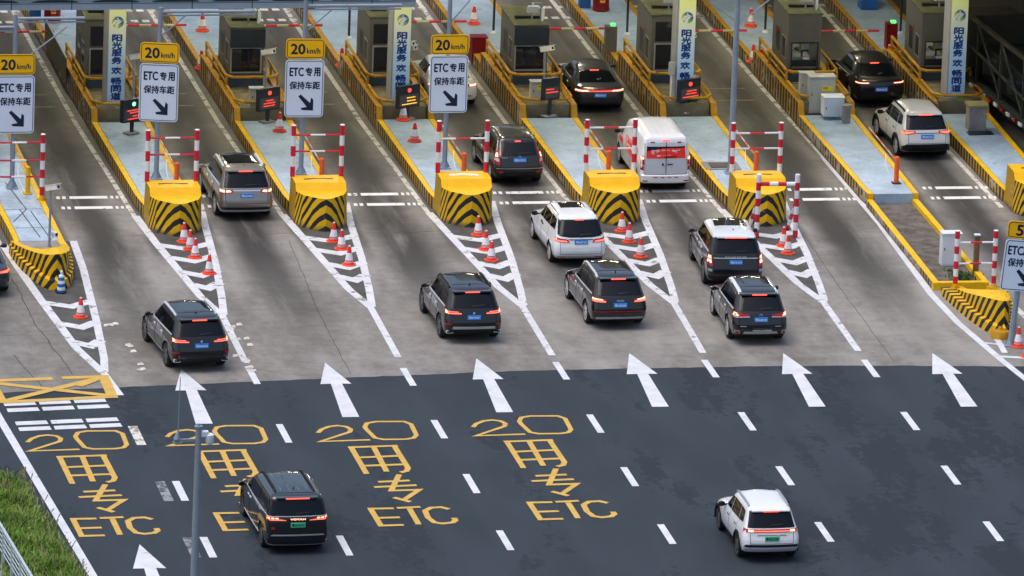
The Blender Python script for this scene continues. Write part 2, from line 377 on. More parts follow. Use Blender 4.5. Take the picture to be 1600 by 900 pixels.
for dx, dy in ((-9.23, -.54), (-4.8, -.2), (0, 0), (4.99, .36)):
    m = MB(); q = 0
    for ch, st in GLYPH.items():
        for s_ in st:
            q += 1
            m.stroke([(x+dx-5.2, y+dy-16) for x, y in s_], .152 if ch in '20' else .182, ZL+.0012*(q % 8), closed=(ch == '0'))
    struct('road_lettering', m, m_yel_line)
# yellow keep-clear box and rumble bars, far left
m = MB()
for i, s_ in enumerate(([(-18.6, -10.15), (-16.6, -10.0)], [(-16.3, -9.95), (-14.9, -9.86)], [(-14.95, -9.7), (-14.98, -12.3)], [(-14.9, -12.15), (-18.53, -12.6)], [(-18.53, -12.7), (-18.6, -10.1)], [(-18.6, -10.4), (-14.95, -12.1)], [(-18.45, -12.5), (-15.05, -10.0)], [(-15.9, -10.9), (-15.0, -9.9)])):
    m.stroke(s_, .30 if i != 2 else .34, ZL+.0065+.0012*i)
struct('keep_clear_box', m, m_yel_line)
for y in (-12.62, -13.30, -14.78, -15.42):
    m = MB(); dxx = {-12.62: 0, -13.30: .02, -14.78: .1, -15.42: .12}[y]
    for k in range(3):
        x0 = -18.52+dxx+k*1.13; yy = y+.11*k; quad(m, [(x0, yy-.4), (x0+1.02, yy-.3), (x0+1.0, yy+.1), (x0, yy)])
    struct('rumble_bar', m, m_white_line)
# painted gores in front of the island noses
m_gore = pbr('gore_paint', (.62, .63, .66), .6, var=.12, scale=2, wear=.565, wcol=(.25, .245, .24))
def gore(cx, ty, L, Rr, join, tail, vs, mat=m_gore):
    m = MB(); m.stroke(L+[join], .28, ZL); m.stroke(Rr+[(join[0]+.06, join[1]+.1)], .25, ZL+.0015)
    m.stroke([(join[0], join[1]+.25), tail], .23, ZL+.003)
    def at(line, y):
        for (x0, y0), (x1, y1) in zip(line, line[1:]):
            if min(y0, y1) <= y <= max(y0, y1): return x0+(x1-x0)*(y-y0)/(y1-y0)
        return line[0][0]
    for k, y in enumerate(vs):
        yy = y+.55; m.stroke([(at(L+[join], yy), yy), (join[0]+.02, y), (at(Rr+[join], yy+.1), yy+.1)], .44, ZL+.0045)
    q = MB(); P = L+[join]; Q = Rr; q.add([(*p_, .0062) for p_ in P]+[(*p_, .0062) for p_ in reversed(Q)], [tuple(range(len(P)+len(Q)))]); struct('gore_infill', q, pbr('gore_infill_grey', (.085, .082, .078), .85, var=.3, scale=1.5))
    struct('gore_marking', m, mat)
for i in (1, 2, 3, 4, 5):
    cx = CX[i]; k = {1: -.75, 2: 0, 3: -.1, 4: 0, 5: -.1}[i]
    gore(cx, 0, [(cx-1.12, 9.6), (cx-.92, 7.0+k), (cx-.38, .2+k)], [(cx+1.28, 11), (cx+1.0, 8.2+k), (cx+.68, 3.9+k), (cx+.3, 0+k)], (cx, -2.15+k), (cx-.07 if i != 4 else cx-.2, -8.1+k*.4), [y+k for y in (6.05, 4.5, 2.7, 1.15)])
gore(CX[0], 0, [(-16.15, 6.2), (-16.0, 3.1), (-15.8, -.3), (-15.37, -6.5)], [(-13.75, 6.5), (-13.88, 3.0), (-14.29, -3.2), (-14.64, -7.7)], (-14.9, -9.4), (-14.7, -12), [-1.6, -4.1, -6.3])
m = MB(); m.stroke([(13.95, 17), (13.91, 15.97), (14.02, 7.45), (13.86, -1.46), (14.0, -5), (14.45, -9.4), (14.9, -13), (15.6, -20)], .24, ZL); m.stroke([(14.45, -9.0), (15.6, -9.3), (16.5, -9.1)], .22, ZL+.002); m.stroke([(14.9, -6.3), (14.75, -8.6)], .2, ZL+.0035)
m.stroke([(14.35, -7.4), (15.4, -7.9)], .14, ZL+.005); struct('edge_line', m, m_white_line)
m = MB(); m.stroke([(15.86, 2), (16.35, -3.5), (16.6, -8)], .22, ZL); struct('edge_line', m, m_white_old)
m_bar = pbr('stop_bar_paint', (.72, .72, .72), .6, var=.1, scale=2, wear=.58, wcol=(.22, .21, .2))
# old lines along the foot of the islands
for i, cx in enumerate(CX):
    m = MB()
    if i in (0,): pts = [(cx-1.35, 40), (cx-1.35, 20), (cx-1.15, 6)]
    elif i == 6: pts = [(cx-1.6, 40), (cx-1.3, 25), (cx-1.1, 16.8)]
    else: pts = [(cx-1.65, 40), (cx-1.5, 22), (cx-1.28, 14.4), (cx-1.15, 9.4)]
    m.stroke(pts, .17, ZL-.002); struct('kerb_line', m, m_white_old)
    if i < 7:                                      # paired stop bars across each lane
        for y, zz in ((12.05, 0), (10.72, 0)):
            m = MB(); x = cx+1.5
            for x0, x1 in ((0, .12), (.2, .32), (.45, 1.75), (1.85, 1.95), (2.03, 2.13), (2.2, 2.3)):
                if (i, y) == (1, 10.72) and x0 > .3: continue
                quad(m, [(x+x0, y-.17), (x+x1, y-.17), (x+x1+.02, y+.17), (x+x0+.02, y+.17)])
            struct('stop_bar', m, m_bar)
        for y in (36.6, 38.2):
            m = MB(); x = cx+1.2
            for q in range(6): quad(m, [(x+q*.42, y-.2), (x+q*.42+.27, y-.2), (x+q*.42+.27, y+.15), (x+q*.42, y+.15)])
            struct('stop_bar', m, m_white_old)
        for y in (24.3, 26.0):
            m = MB(); quad(m, [(cx+1.1, y-.05), (cx+3.0, y-.05), (cx+3.0, y+.06), (cx+1.1, y+.06)]); struct('detector_line', m, pbr('faded_yellow_line', (.30, .24, .10), .7, var=.3))
# stray dabs of paint beside the left lanes
m = MB()
for X, Y in ((-14.0, -4.1), (-13.82, -6.7), (-13.8, -9.0), (-10.0, -4.3), (-9.95, -6.2), (-10.25, -8.2), (-10.35, -9.4)):
    for q in range(3):
        u = random.uniform(-.25, .2); v = random.uniform(-.5, .4); quad(m, [(X+u, Y+v), (X+u+.22, Y+v+.03), (X+u+.2, Y+v+.34), (X+u+.05, Y+v+.28)], ZL+.0078+.0011*q)
struct('paint_dabs', m, m_white_old)
# joints and cracks in the slab
def crack(pts, wd, jit=.06):
    out = []
    for (x0, y0), (x1, y1) in zip(pts, pts[1:]):
        n = max(2, int(math.hypot(x1-x0, y1-y0)/.5))
        for k in range(n): out.append((x0+(x1-x0)*k/n+random.uniform(-jit, jit), y0+(y1-y0)*k/n+random.uniform(-jit, jit)))
    out.append(pts[-1]); m = MB(); m.stroke(out, wd, .0065); struct('slab_joint', m, pbr('joint_filler', (.060, .056, .052), .9, var=.4))
crack([(-13.6, 7.0), (-11.3, 7.1)], .03); crack([(-8.6, 6.9), (-6.2, 7.2)], .03); crack([(-3.8, 7.05), (-.9, 7.2)], .05, .08); crack([(6.3, 6.9), (9.1, 7.0)], .03); crack([(-2.7, 1.3), (-.6, 1.6)], .05, .1); crack([(1.3, 7.1), (4.1, 7.2)], .02)
crack([(-6.5, 6.2), (-6.9, -3), (-7.0, -10)], .02, .02); crack([(11.1, 5.5), (10.95, -2), (10.9, -9.4)], .02, .02); crack([(-16.4, 2), (-16.3, -4), (-15.9, -9.5)], .03, .05); crack([(-18.6, -5.3), (-16.6, -4.6)], .02, .1); crack([(-18.6, 1.3), (-17.2, -1.4)], .02, .08); crack([(-17.5, -7.2), (-17.0, -11.3)], .03, .03); crack([(-13, -2.2), (-11.2, -4.2)], .02, .1)
crack([(11.5, 5.5), (14, 5.7)], .02, .05); crack([(-10.1, -9.2), (-8, -10.4)], .02)
# ================================================================ TOLL ISLANDS
def kerb(mb, outer, inner, z0, z1, top=0, side=1, z1b=None):
    """kerb between two plan polylines; z1 may be a list per point"""
    n = len(outer); zs = z1 if isinstance(z1, list) else [z1]*n
    v = [(*p, z0) for p in outer]+[(*p, z) for p, z in zip(outer, zs)]+[(*p, z) for p, z in zip(inner, zs)]+[(*p, z0) for p in inner]
    fs = []; ms = []
    for i in range(n-1):
        fs += [(i, i+1, n+i+1, n+i), (n+i, n+i+1, 2*n+i+1, 2*n+i), (2*n+i, 2*n+i+1, 3*n+i+1, 3*n+i)]; ms += [side, top, top]
    fs += [(0, n, 2*n, 3*n), (n-1, 4*n-1, 3*n-1, 2*n-1)]; ms += [top, top]
    mb.add(v, fs, ms)
def xl(y): return -.84-.12*min(1, max(0, (y-8.9)/1.6))-.20*min(1, max(0, (y-9)/12))-.012*max(0, y-21)
def xr(y): return .84+.04*min(1, max(0, (y-9)/12))+.003*max(0, y-21)
ZD = .45; ZR = .86; YR = 20.45
TIP = {1: 6.85, 2: 7.28, 3: 7.58, 4: 7.56, 5: 7.22, 7: 7.7}
ISL = {0: ('leftmost toll island, with a tall striped prow and a camera post on its tip', 5.0), 1: ('toll island right of the leftmost one, with the only green-lit display board on its deck', 9.5), 2: ('toll island right of the silver SUV', 9.5),
       3: ('toll island with two cones on its deck and a white patch on its striped nose', 9.6), 4: ('toll island between the dark van-like SUV in the lane and the white delivery van', 9.8), 5: ('toll island whose striped nose has a second red-white barrier standing before it', 9.5),
       6: ('long worn toll island that ends in a bare-soil planter, white cabinets on its deck', 9.75), 7: ('rightmost toll island, beside the dark truck', 9.8)}
m_guard_stripe = stripe_mat('guard_wall_stripes', 1, .44, .54, (.36, .21, .035), (.014, .012, .010), wearlim=.545)
ISL[2] = ('toll island right of the silver SUV, one cone beside its red-lit display board', 9.5)
ISL[4] = ('toll island between the old black SUV and the white delivery van', 9.8)
for i, (lab, y0) in ISL.items():
    t = thing('toll_island', lab, 'toll island', (CX[i], 0, 0), group='toll islands')
    if i == 7: t['label'] = 'rightmost toll island, beside the dark truck, with one concrete box on its deck'
    old = i == 6
    y0 = TIP[i]+2.33 if i in TIP else y0
    km = [m_yellow, m_kerb_stripe_old if old else m_kerb_stripe]; kf = [m_yellow_old, m_guard_stripe]
    ys = [y0, y0+.8]+[y0+1.6+(YR-y0-1.6)*k/5 for k in range(6)]
    for side in (-1, 1):
        m = MB(); xo = (lambda y: xl(y)) if side < 0 else xr; wd = .19 if side < 0 else -.19
        kerb(m, [(xo(y), y) for y in ys], [(xo(y)+wd, y) for y in ys], 0, ZD); m.build('kerb', km, t)
        m = MB(); yy = [YR, YR+.22, 22, 24, 26, 28.2]     # taller guard wall beside the booth, with a sloped end
        kerb(m, [(xo(y), y) for y in yy], [(xo(y)+wd*1.1, y) for y in yy], 0, [ZD]+[ZR]*5); m.build('guard_wall', kf if side < 0 else kf, t)
        m = MB(); yy = [28.2, 29.6, 33, 37, 44]
        kerb(m, [(xo(y)*.99, y) for y in yy], [(xo(y)*.99+wd, y) for y in yy], 0, [ZD]*5); m.build('rear_kerb', [m_yellow_old, m_guard_stripe], t)
    m = MB(); kerb(m, [(xl(29.5)+.2, 29.5), (xr(29.5)-.2, 29.5)], [(xl(29.5)+.2, 29.75), (xr(29.5)-.2, 29.75)], 0, ZD+.003, side=0); m.build('rear_kerb', [m_yellow_old], t)
    m = MB(); L = [(xl(y)+.21, y) for y in ys]; Rr = [(xr(y)-.20, y) for y in ys]; n_ = len(ys)
    m.add([(*p, ZD-.012) for p in L+Rr], [(k, n_+k, n_+k+1, k+1) for k in range(n_-1)], 0)
    m.add([(L[0][0], y0, 0), (Rr[0][0], y0, 0), (Rr[0][0], y0, ZD-.012), (L[0][0], y0, ZD-.012)], [(0, 1, 2, 3)], 0); m.build('deck', m_deck, t)
    m = MB(); m.box(xl(36)+.2, xr(36)-.2, 29.75, 44, .02, ZD-.012); m.build('rear_deck', m_deck, t)
    if i == 0:      # cracked joints in the deck paint
        m = MB()
        for pts in ([(-.7, 9.0), (.6, 9.05)], [(-.55, 7.4), (.1, 9.0), (-.2, 12.5)], [(.1, 5.4), (-.15, 9.0)], [(.4, 5.6), (.2, 8.8)], [(-.6, 6.6), (.6, 6.7)]): m.stroke([(a_+random.uniform(-.02, .02), b_) for a_, b_ in pts], .035, ZD-.006)
        m.build('deck_joint', pbr('joint_filler', (.055, .052, .05), .9), t)
    # raised plinth the booth stands on
    m = MB(); m.box(xl(22)+.26, xr(22)-.25, YR+.28, 27.6, 0, ZR-.01); m.build('booth_plinth', [m_olive], t)

# ---------------------------------------------------------------- striped block noses
OUT = [(-.90, 2.38), (-.90, 1.325), (-.90, 1.10), (-.73, .60), (-.42, .27), (-.2, .08), (0, 0), (.2, .08), (.42, .27), (.73, .60), (.90, 1.10), (.90, 1.325), (.90, 2.38)]
def nose_block(name, label, cx, ty, patch):
    t = thing(name, label, 'crash block', (cx, ty, 0), group='striped crash blocks')
    s = [0]
    for a_, b_ in zip(OUT, OUT[1:]): s.append(s[-1]+math.hypot(b_[0]-a_[0], b_[1]-a_[1]))
    mid = s[6]; s = [abs(x-mid) for x in s]
    def vv(z, q): return z+.50*q+.72*q*q
    lip = 1.13; H = 1.37; m = MB(); n = len(OUT)
    for k in range(n-1):
        (xa, ya), (xb, yb) = OUT[k], OUT[k+1]
        def top(y): return lip if y <= 1.13 else (H if y >= 1.32 else lip+(H-lip)*(y-1.10)/.22)
        za, zb = top(ya), top(yb)
        sh = .96
        m.add([(xa, ya, 0), (xb, yb, 0), (xb*sh, yb*sh+.05, zb), (xa*sh, ya*sh+.05, za)], [(0, 1, 2, 3)], 1,
              [[(0, vv(0, s[k])), (0, vv(0, s[k+1])), (0, vv(zb, s[k+1])), (0, vv(za, s[k]))]])
    m.build('striped_body', [m_yellow, m_nose_stripe], t)
    m = MB(); sh = .96; P = [(x*sh, y*sh+.05) for x, y in OUT]
    lipP = P[2:11]; m.add([(*p, lip) for p in lipP], [tuple(range(len(lipP)))], 0)
    a_ = (P[2][0], P[2][1]); b_ = (P[10][0], P[10][1])
    m.add([(*a_, lip), (*b_, lip), (b_[0], 1.32, H), (a_[0], 1.32, H)], [(0, 1, 2, 3)], 0)
    m.add([(a_[0], 1.32, H), (b_[0], 1.32, H), (b_[0], 2.3, H), (a_[0], 2.3, H)], [(0, 1, 2, 3)], 0)
    m.add([(a_[0], 2.3, 0), (a_[0], 2.3, H), (b_[0], 2.3, H), (b_[0], 2.3, 0)], [(0, 1, 2, 3)], 0)
    m.build('cap', [pbr('cap_yellow', (.83, .45, .008), .45, var=.06, wear=.72, wcol=(.45, .4, .33))], t)
    m = MB(); pm = m_white if patch else pbr('scorched_scrape', (.10, .06, .03), .8, var=.4)
    pts = [(-.5+.1*k, 1.78+.05*random.random()-.02*abs(k-5)) for k in range(11)]
    for k in range(10): m.add([(pts[k][0], pts[k][1], H+.004), (pts[k+1][0], pts[k+1][1], H+.004), (pts[k+1][0], pts[k+1][1]+(.06+.09*(abs(k-4.5)/5)**.5 if not patch else .2), H+.004), (pts[k][0], pts[k][1]+(.06+.09*(abs(k-5.5)/5)**.5 if not patch else .2), H+.004)], [(0, 1, 2, 3)])
    m.build('scrape_mark', pm, t)
    return t
BL = {1: 'black-and-yellow crash block left of the silver SUV, three cones in a row at its foot', 2: 'black-and-yellow crash block right of the silver SUV', 3: 'black-and-yellow crash block with a white patch on its cap', 4: 'black-and-yellow crash block between the white people carrier and the white van', 5: 'black-and-yellow crash block behind the ground-standing red-white frame', 7: 'worn black-and-yellow crash block cut off by the right edge of the photo'}
for i in BL: nose_block('crash_block', BL[i], CX[i]-.01, TIP[i], i == 3)

# ---------------------------------------------------------------- prow-shaped noses (island 0 and island 6)
def prow(label, plan, zs, plinth, inner, loc, floor_z, floor_mat, knob):
    t = thing('island_prow', label, 'crash block', loc, group='prow-shaped island noses')
    s = [0]
    for a_, b_ in zip(plan, plan[1:]): s.append(s[-1]+math.hypot(b_[0]-a_[0], b_[1]-a_[1]))
    k0 = min(range(len(plan)), key=lambda k: plan[k][1]); s = [abs(x-s[k0]) for x in s]; n = len(plan)
    def V(z, q): return z+1.35*q
    m = MB()
    for k in range(n-1):
        z0, z1 = min(.33, zs[k]-.02), min(.33, zs[k+1]-.02)
        for lo, hi, P, zl, zh in ((0, 1, plinth, (0, 0), (z0, z1)), (0, 1, plan, (z0, z1), (zs[k], zs[k+1]))):
            m.add([(*P[k], zl[0]), (*P[k+1], zl[1]), (*P[k+1], zh[1]), (*P[k], zh[0])], [(0, 1, 2, 3)], 1, [[(0, V(zl[0], s[k])), (0, V(zl[1], s[k+1])), (0, V(zh[1], s[k+1])), (0, V(zh[0], s[k]))]])
        m.add([(*plinth[k], z0), (*plinth[k+1], z1), (*plan[k+1], z1), (*plan[k], z0)], [(0, 1, 2, 3)], 1, [[(0, V(z0, s[k])), (0, V(z1, s[k+1])), (0, V(z1, s[k+1])), (0, V(z0, s[k]))]])
    m.build('striped_body', [m_yellow, m_prow_stripe], t)
    m = MB()
    for k in range(n-1):
        m.add([(*plan[k], zs[k]), (*plan[k+1], zs[k+1]), (*inner[k+1], zs[k+1]), (*inner[k], zs[k])], [(0, 1, 2, 3)])
        m.add([(*inner[k], zs[k]), (*inner[k+1], zs[k+1]), (*inner[k+1], 0), (*inner[k], 0)], [(0, 1, 2, 3)])
    for k in (0, n-1): m.add([(*plinth[k], 0), (*plan[k], zs[k]), (*inner[k], zs[k]), (*inner[k], 0)], [(0, 1, 2, 3)])
    m.build('rim', [m_yellow], t)
    m = MB(); m.add([(*p, floor_z) for p in inner], [tuple(range(n))]); m.build('floor', floor_mat, t)
    if knob:
        m = MB(); m.lathe([(.34, 0), (.32, .22), (.30, .26), (.1, .29), (.04, .40)], 18, c=(.25, -.12, 0)); m.build('foot_block', m_yellow_old, t, smooth=True)
    return t
prow('striped prow of the leftmost island, a blue-and-white cone at its foot',
     [(-.95, 5.0), (-.86, 4.3), (-.70, 3.1), (-.50, 2.0), (-.28, 1.15), (-.1, .85), (.04, .8), (.2, .88), (.42, 1.3), (.62, 2.1), (.76, 3.1), (.84, 4.1), (.84, 5.0)],
     [.45, .5, .68, .86, 1.02, 1.1, 1.13, 1.12, 1.05, .9, .72, .52, .45],
     [(-1.0, 5.0), (-.98, 4.3), (-.86, 3.0), (-.66, 1.75), (-.4, .8), (-.18, .42), (.02, .35), (.22, .42), (.5, .9), (.73, 1.8), (.87, 3.0), (.92, 4.1), (.92, 5.0)],
     [(-.72, 5.0), (-.62, 4.3), (-.48, 3.3), (-.3, 2.45), (-.15, 1.9), (-.05, 1.7), (.04, 1.65), (.12, 1.7), (.26, 2.0), (.42, 2.7), (.53, 3.4), (.6, 4.2), (.6, 5.0)], (CX[0], 0, 0), .43, m_conc, False)
prow('striped prow with a recessed floor, beside the 5 km/h sign',
     [(-.42, 0), (-.44, -.9), (-.42, -2.0), (-.34, -3.1), (-.18, -4.1), (0, -4.75), (.19, -4.95), (.36, -4.8), (.55, -4.2), (.75, -3.1), (.92, -2.0), (1.0, -.9), (1.05, 0)],
     [.28, .42, .62, .84, 1.02, 1.12, 1.15, 1.13, 1.04, .86, .64, .44, .28],
     [(-.82, 0), (-.78, -.9), (-.68, -2.0), (-.55, -3.2), (-.36, -4.3), (-.12, -5.1), (.12, -5.35), (.4, -5.2), (.68, -4.5), (.92, -3.2), (1.12, -2.0), (1.25, -.9), (1.3, 0)],
     [(-.12, 0), (-.14, -.8), (-.1, -1.6), (0, -2.4), (.1, -3.1), (.2, -3.5), (.27, -3.6), (.34, -3.5), (.44, -3.0), (.55, -2.3), (.64, -1.5), (.7, -.8), (.72, 0)], (CX[6], -1.5, 0), .06, m_conc, False)
t = thing('foot_block', 'round yellow concrete foot block at the tip of the right-hand prow', 'foot block', (15.0, -6.75, 0))
m = MB(); m.lathe([(.32, 0), (.30, .22), (.28, .25), (.10, .27), (.05, .37), (.01, .38)], 20); m.build('body', m_yellow_old, t, smooth=True)
# low planter between the island end and the prow
t = thing('planter', 'low yellow-kerbed planter of bare brown soil with a white cabinet in it', 'planter', (CX[6], 0, 0))
m = MB(); ys = [-.75, 2, 5, 8, 9.7]
kerb(m, [(-.98, y) for y in ys], [(-.76, y) for y in ys], 0, .26); kerb(m, [(.92-.01*y, y) for y in ys], [(.72-.01*y, y) for y in ys], 0, .26, side=0)
m.box(-.98, .93, -.98, -.752, 0, .262, 0); m.build('kerb', [m_yellow, m_kerb_stripe_old], t)
m = MB(); m.add([(-.77, -.76, .10), (.74, -.76, .10), (.66, 9.72, .10), (-.77, 9.72, .10)], [(0, 1, 2, 3)]); m.build('soil', pbr('planter_soil', (.125, .112, .098), .95, var=.5, scale=2.5, bump=.6), t)
tag(struct('weeds', MB(), m_conc), kind='stuff'); bpy.data.objects.remove(bpy.data.objects['weeds'])
m = MB()
for q in range(260):
    x = 15.3+random.gauss(0, .22); y = .2+random.gauss(0, .35); a_ = random.uniform(0, 6.28); h = random.uniform(.05, .2); s_ = random.uniform(.02, .05)
    m.add([(x-s_*math.cos(a_), y-s_*math.sin(a_), .10), (x+s_*math.cos(a_), y+s_*math.sin(a_), .10), (x+.1*math.sin(a_), y+.1*math.cos(a_), .10+h)], [(0, 1, 2)])
tag(m.build('weeds', pbr('weed_leaf', (.06, .11, .03), .7, var=.4, scale=6)), 'patch of low green weeds at the front end of the soil planter', 'weeds', kind='stuff')

# ---------------------------------------------------------------- red-white guard frames
def banded(mb, x, y, z0, z1, r, n, first=0):
    st = (z1-z0)/n
    for k in range(n): mb.tube((x, y, z0+k*st), (x, y, z0+(k+1)*st), r, n=12, mi=(k+first) % 2)
    return mb
def bar(mb, x0, x1, y, z, r, n, first=0, z1=None):
    z1 = z if z1 is None else z1
    for k in range(n):
        f0, f1 = k/n, (k+1)/n; mb.tube((x0+(x1-x0)*f0, y, z+(z1-z)*f0), (x0+(x1-x0)*f1, y, z+(z1-z)*f1), r, n=8, mi=(k+first) % 2)
RW = [m_red, m_white]
def frame(label, loc, w_, h, bars, nb=5, first=0, barfirst=0, foot=None, tilt=0):
    t = thing('safety_barrier', label, 'guard frame', loc, group='red-and-white guard frames')
    for sx in (-1, 1):
        p = banded(MB(), sx*w_/2, 0, 0 if not foot else .18, h, .082, nb, first).build('post', RW, t, smooth=True)
        m = MB(); m.tube((sx*w_/2, 0, h), (sx*w_/2, 0, h+.015), .085, .07, n=12); m.build('cap', m_white, p)
        if foot:
            m = MB(); m.tube((sx*w_/2, 0, 0), (sx*w_/2, 0, .18), .085, n=12)
            for q in range(4):
                a_ = q*math.pi/2; m.add([(sx*w_/2, 0, .16), (sx*w_/2+.24*math.cos(a_), .24*math.sin(a_), 0), (sx*w_/2+.03*math.cos(a_+1.57), .03*math.sin(a_+1.57), 0)], [(0, 1, 2)])
            m.build('foot', m_yellow, p)
    for z in bars:
        m = MB(); bar(m, -w_/2+.07, w_/2-.07, 0, z, .032, 3, barfirst); m.build('crossbar', RW, t, smooth=True)
    return t
FR = {1: ('guard frame with two crossbars on the crash block left of the silver SUV', 1.77, (1.5, .92), 5, 0, 0), 2: ('guard frame with two crossbars on the crash block right of the silver SUV', 1.78, (1.44, .87), 5, 0, 0),
      3: ('guard frame with a single crossbar, on the crash block with the white patch', 1.80, (1.18,), 5, 0, 1), 4: ('guard frame with two crossbars in front of the white van', 1.80, (1.52, .78), 6, 1, 1), 5: ('guard frame on the crash block behind the other frame, white feet', 1.72, (1.36, .82), 6, 1, 1)}
for i, (lab, h, bars, nb, f, bf) in FR.items(): frame(lab, (CX[i]-.01, TIP[i]+2.17, 1.37), 1.66, h, bars, nb, f, bf)
frame('guard frame with three crossbars at the left edge of the photo, on the leftmost island', (-15.15, 10.12, .45), 1.6, 2.3, (2.02, 1.4, .83), 7, 0, 0, foot=True)
frame('guard frame with yellow feet on the right-hand prow, a white cabinet behind it', (15.18, -2.0, .34), 1.3, 1.98, (1.58, .86), 7, 0, 1, foot=True)
# heavy frame standing on the road in front of crash block 5
t = thing('safety_barrier', 'heavy guard frame with one thick top bar and slanted braces, standing on the road', 'guard frame', (10.08, 5.85, 0), rz=-3, group='red-and-white guard frames')
for sx in (-1, 1):
    banded(MB(), sx*.66, 0, 0, 2.22, .085, 8, 0).build('post', RW, t, smooth=True)
    m = MB(); 
    for k in range(5): m.tube((sx*.66-.12*k/5, .12+.9*(k/5), 1.25-1.25*k/5), (sx*.66-.12*(k+1)/5, .12+.9*(k+1)/5, 1.25-1.25*(k+1)/5), .06, n=10, mi=k % 2)
    m.build('brace', RW, t, smooth=True)
m = MB(); bar(m, -.58, .58, 0, 1.88, .075, 4, 0); m.build('top_bar', RW, t, smooth=True)

# ---------------------------------------------------------------- cones
def cone_proto():
    t = thing('traffic_cone', '', 'traffic cone', group='red-and-white traffic cones')
    m = MB(); m.lathe([(.22, .04), (.205, .06), (.155, .065), (.135, .20), (.085, .44), (.045, .66), (.035, .70), (.012, .705)], 16, mis=[0, 0, 0, 1, 0, 1, 0])
    m.build('body', [m_cone_red, m_cone_wh], t, smooth=True)
    m = MB()
    P = [(.25*math.cos(R(22.5+45*k)), .25*math.sin(R(22.5+45*k))) for k in range(8)]; m.prism(P, 0, .05); m.build('base', m_cone_base, t)
    m = MB()
    m.lathe([(.1505, .105), (.1515, .11), (.143, .165), (.142, .17)], 16); m.build('printed_band', pbr('cone_print', (.62, .36, .36), .5, var=.35, scale=14), t, smooth=True)
    return t
cone0 = cone_proto()
CONES = [((-14.76, -2.9, 0), 'cone standing alone in the leftmost painted gore'), ((-10.06, 6.2, 0), 'cone nearest the crash block, first of the line left of the silver SUV'), ((-9.99, 5.25, 0), 'second cone of the line at the crash block left of the silver SUV'), ((-9.97, 4.2, 0), 'third cone of the line at the crash block left of the silver SUV'), ((-9.79, 2.2, 0), 'cone apart from the line of three, nearest the foremost black SUV on the left'),
 ((-5.02, 6.01, 0), 'cone nearest the crash block right of the silver SUV'), ((-4.9, 5.05, 0), 'middle cone of three at the crash block right of the silver SUV'), ((-4.97, 3.05, 0), 'foremost cone of three at the crash block right of the silver SUV'),
 ((.0, 6.6, 0), 'cone nearest the crash block with the white patch'), ((-.06, 4.75, 0), 'middle cone of three below the white-patched crash block'), ((-.1, 3.4, 0), 'foremost cone of three below the white-patched crash block'),
 ((4.98, 6.9, 0), 'cone touching the foot of the crash block by the white people carrier'), ((4.97, 5.5, 0), 'middle cone of three right of the white people carrier'), ((5.0, 3.6, 0), 'foremost cone of three right of the white people carrier'),
 ((10.12, 4.75, 0), 'cone just inside the ground-standing guard frame, the farther of two'), ((10.08, 3.8, 0), 'nearer of two cones at the ground-standing guard frame'),
 ((15.35, -7.9, 0), 'cone at the foot of the 5 km/h sign'), ((15.4, -9.1, 0), 'cone cut by the right edge below the 5 km/h sign'),
 ((-4.88, 18.95, ZD), 'cone on the island deck behind the guard frame right of the silver SUV'), ((-.30, 20.3, ZD), 'cone half hidden under the amber display board'), ((-.38, 17.4, ZD), 'tall cone on the deck left of the single-bar guard frame'),
 ((-5.5, 33.3, ZD), 'cone far back on the deck left of the second booth from the left'), ((-6.25, 28.4, .3), 'cone beside the rail of the second booth from the left'), ((-1.15, 28.6, .3), 'cone beside the rail of the third booth from the left'), ((4.57, 34.0, ZD), 'cone far back on the wet deck above the right-hand 20 km/h sign'), ((14.7, 33.3, ZD), 'cone far back right of the bare lamp pole'), ((13.85, 28.6, .3), 'left one of two cones beside the rail right of the bare pole'), ((14.0, 27.9, .3), 'right one of two cones beside the rail right of the bare pole'), ((18.78, 28.3, .3), 'left one of two cones beyond the black coupe SUV'), ((19.0, 27.4, .3), 'right one of two cones beyond the black coupe SUV')]
for k, (p, lab) in enumerate(CONES):
    if k == 0: cone0.location = p; cone0['label'] = lab
    else: dup(cone0, p, lab, random.uniform(0, 360))
m_stripe_b = stripe_mat('blue_white_bands', 2, .22, .5, (.75, .78, .8), (.02, .14, .42), dirt=False, wearlim=.8)
t = thing('warning_cone', 'short cone with slanted blue and white bands at the foot of the leftmost prow', 'traffic cone', (-15.0, .12, 0), rz=8)
m = MB(); m.lathe([(.14, .05), (.12, .45), (.08, .60), (.03, .62)], 14); m.build('body', m_stripe_b, t, smooth=True)
m = MB(); m.lathe([(.19, 0), (.19, .05)], 10); m.build('base', m_rubber, t)
m = MB(); m.lathe([(.035, .62), (.045, .74), (.02, .76)], 8); m.build('tip', m_white, t, smooth=True)
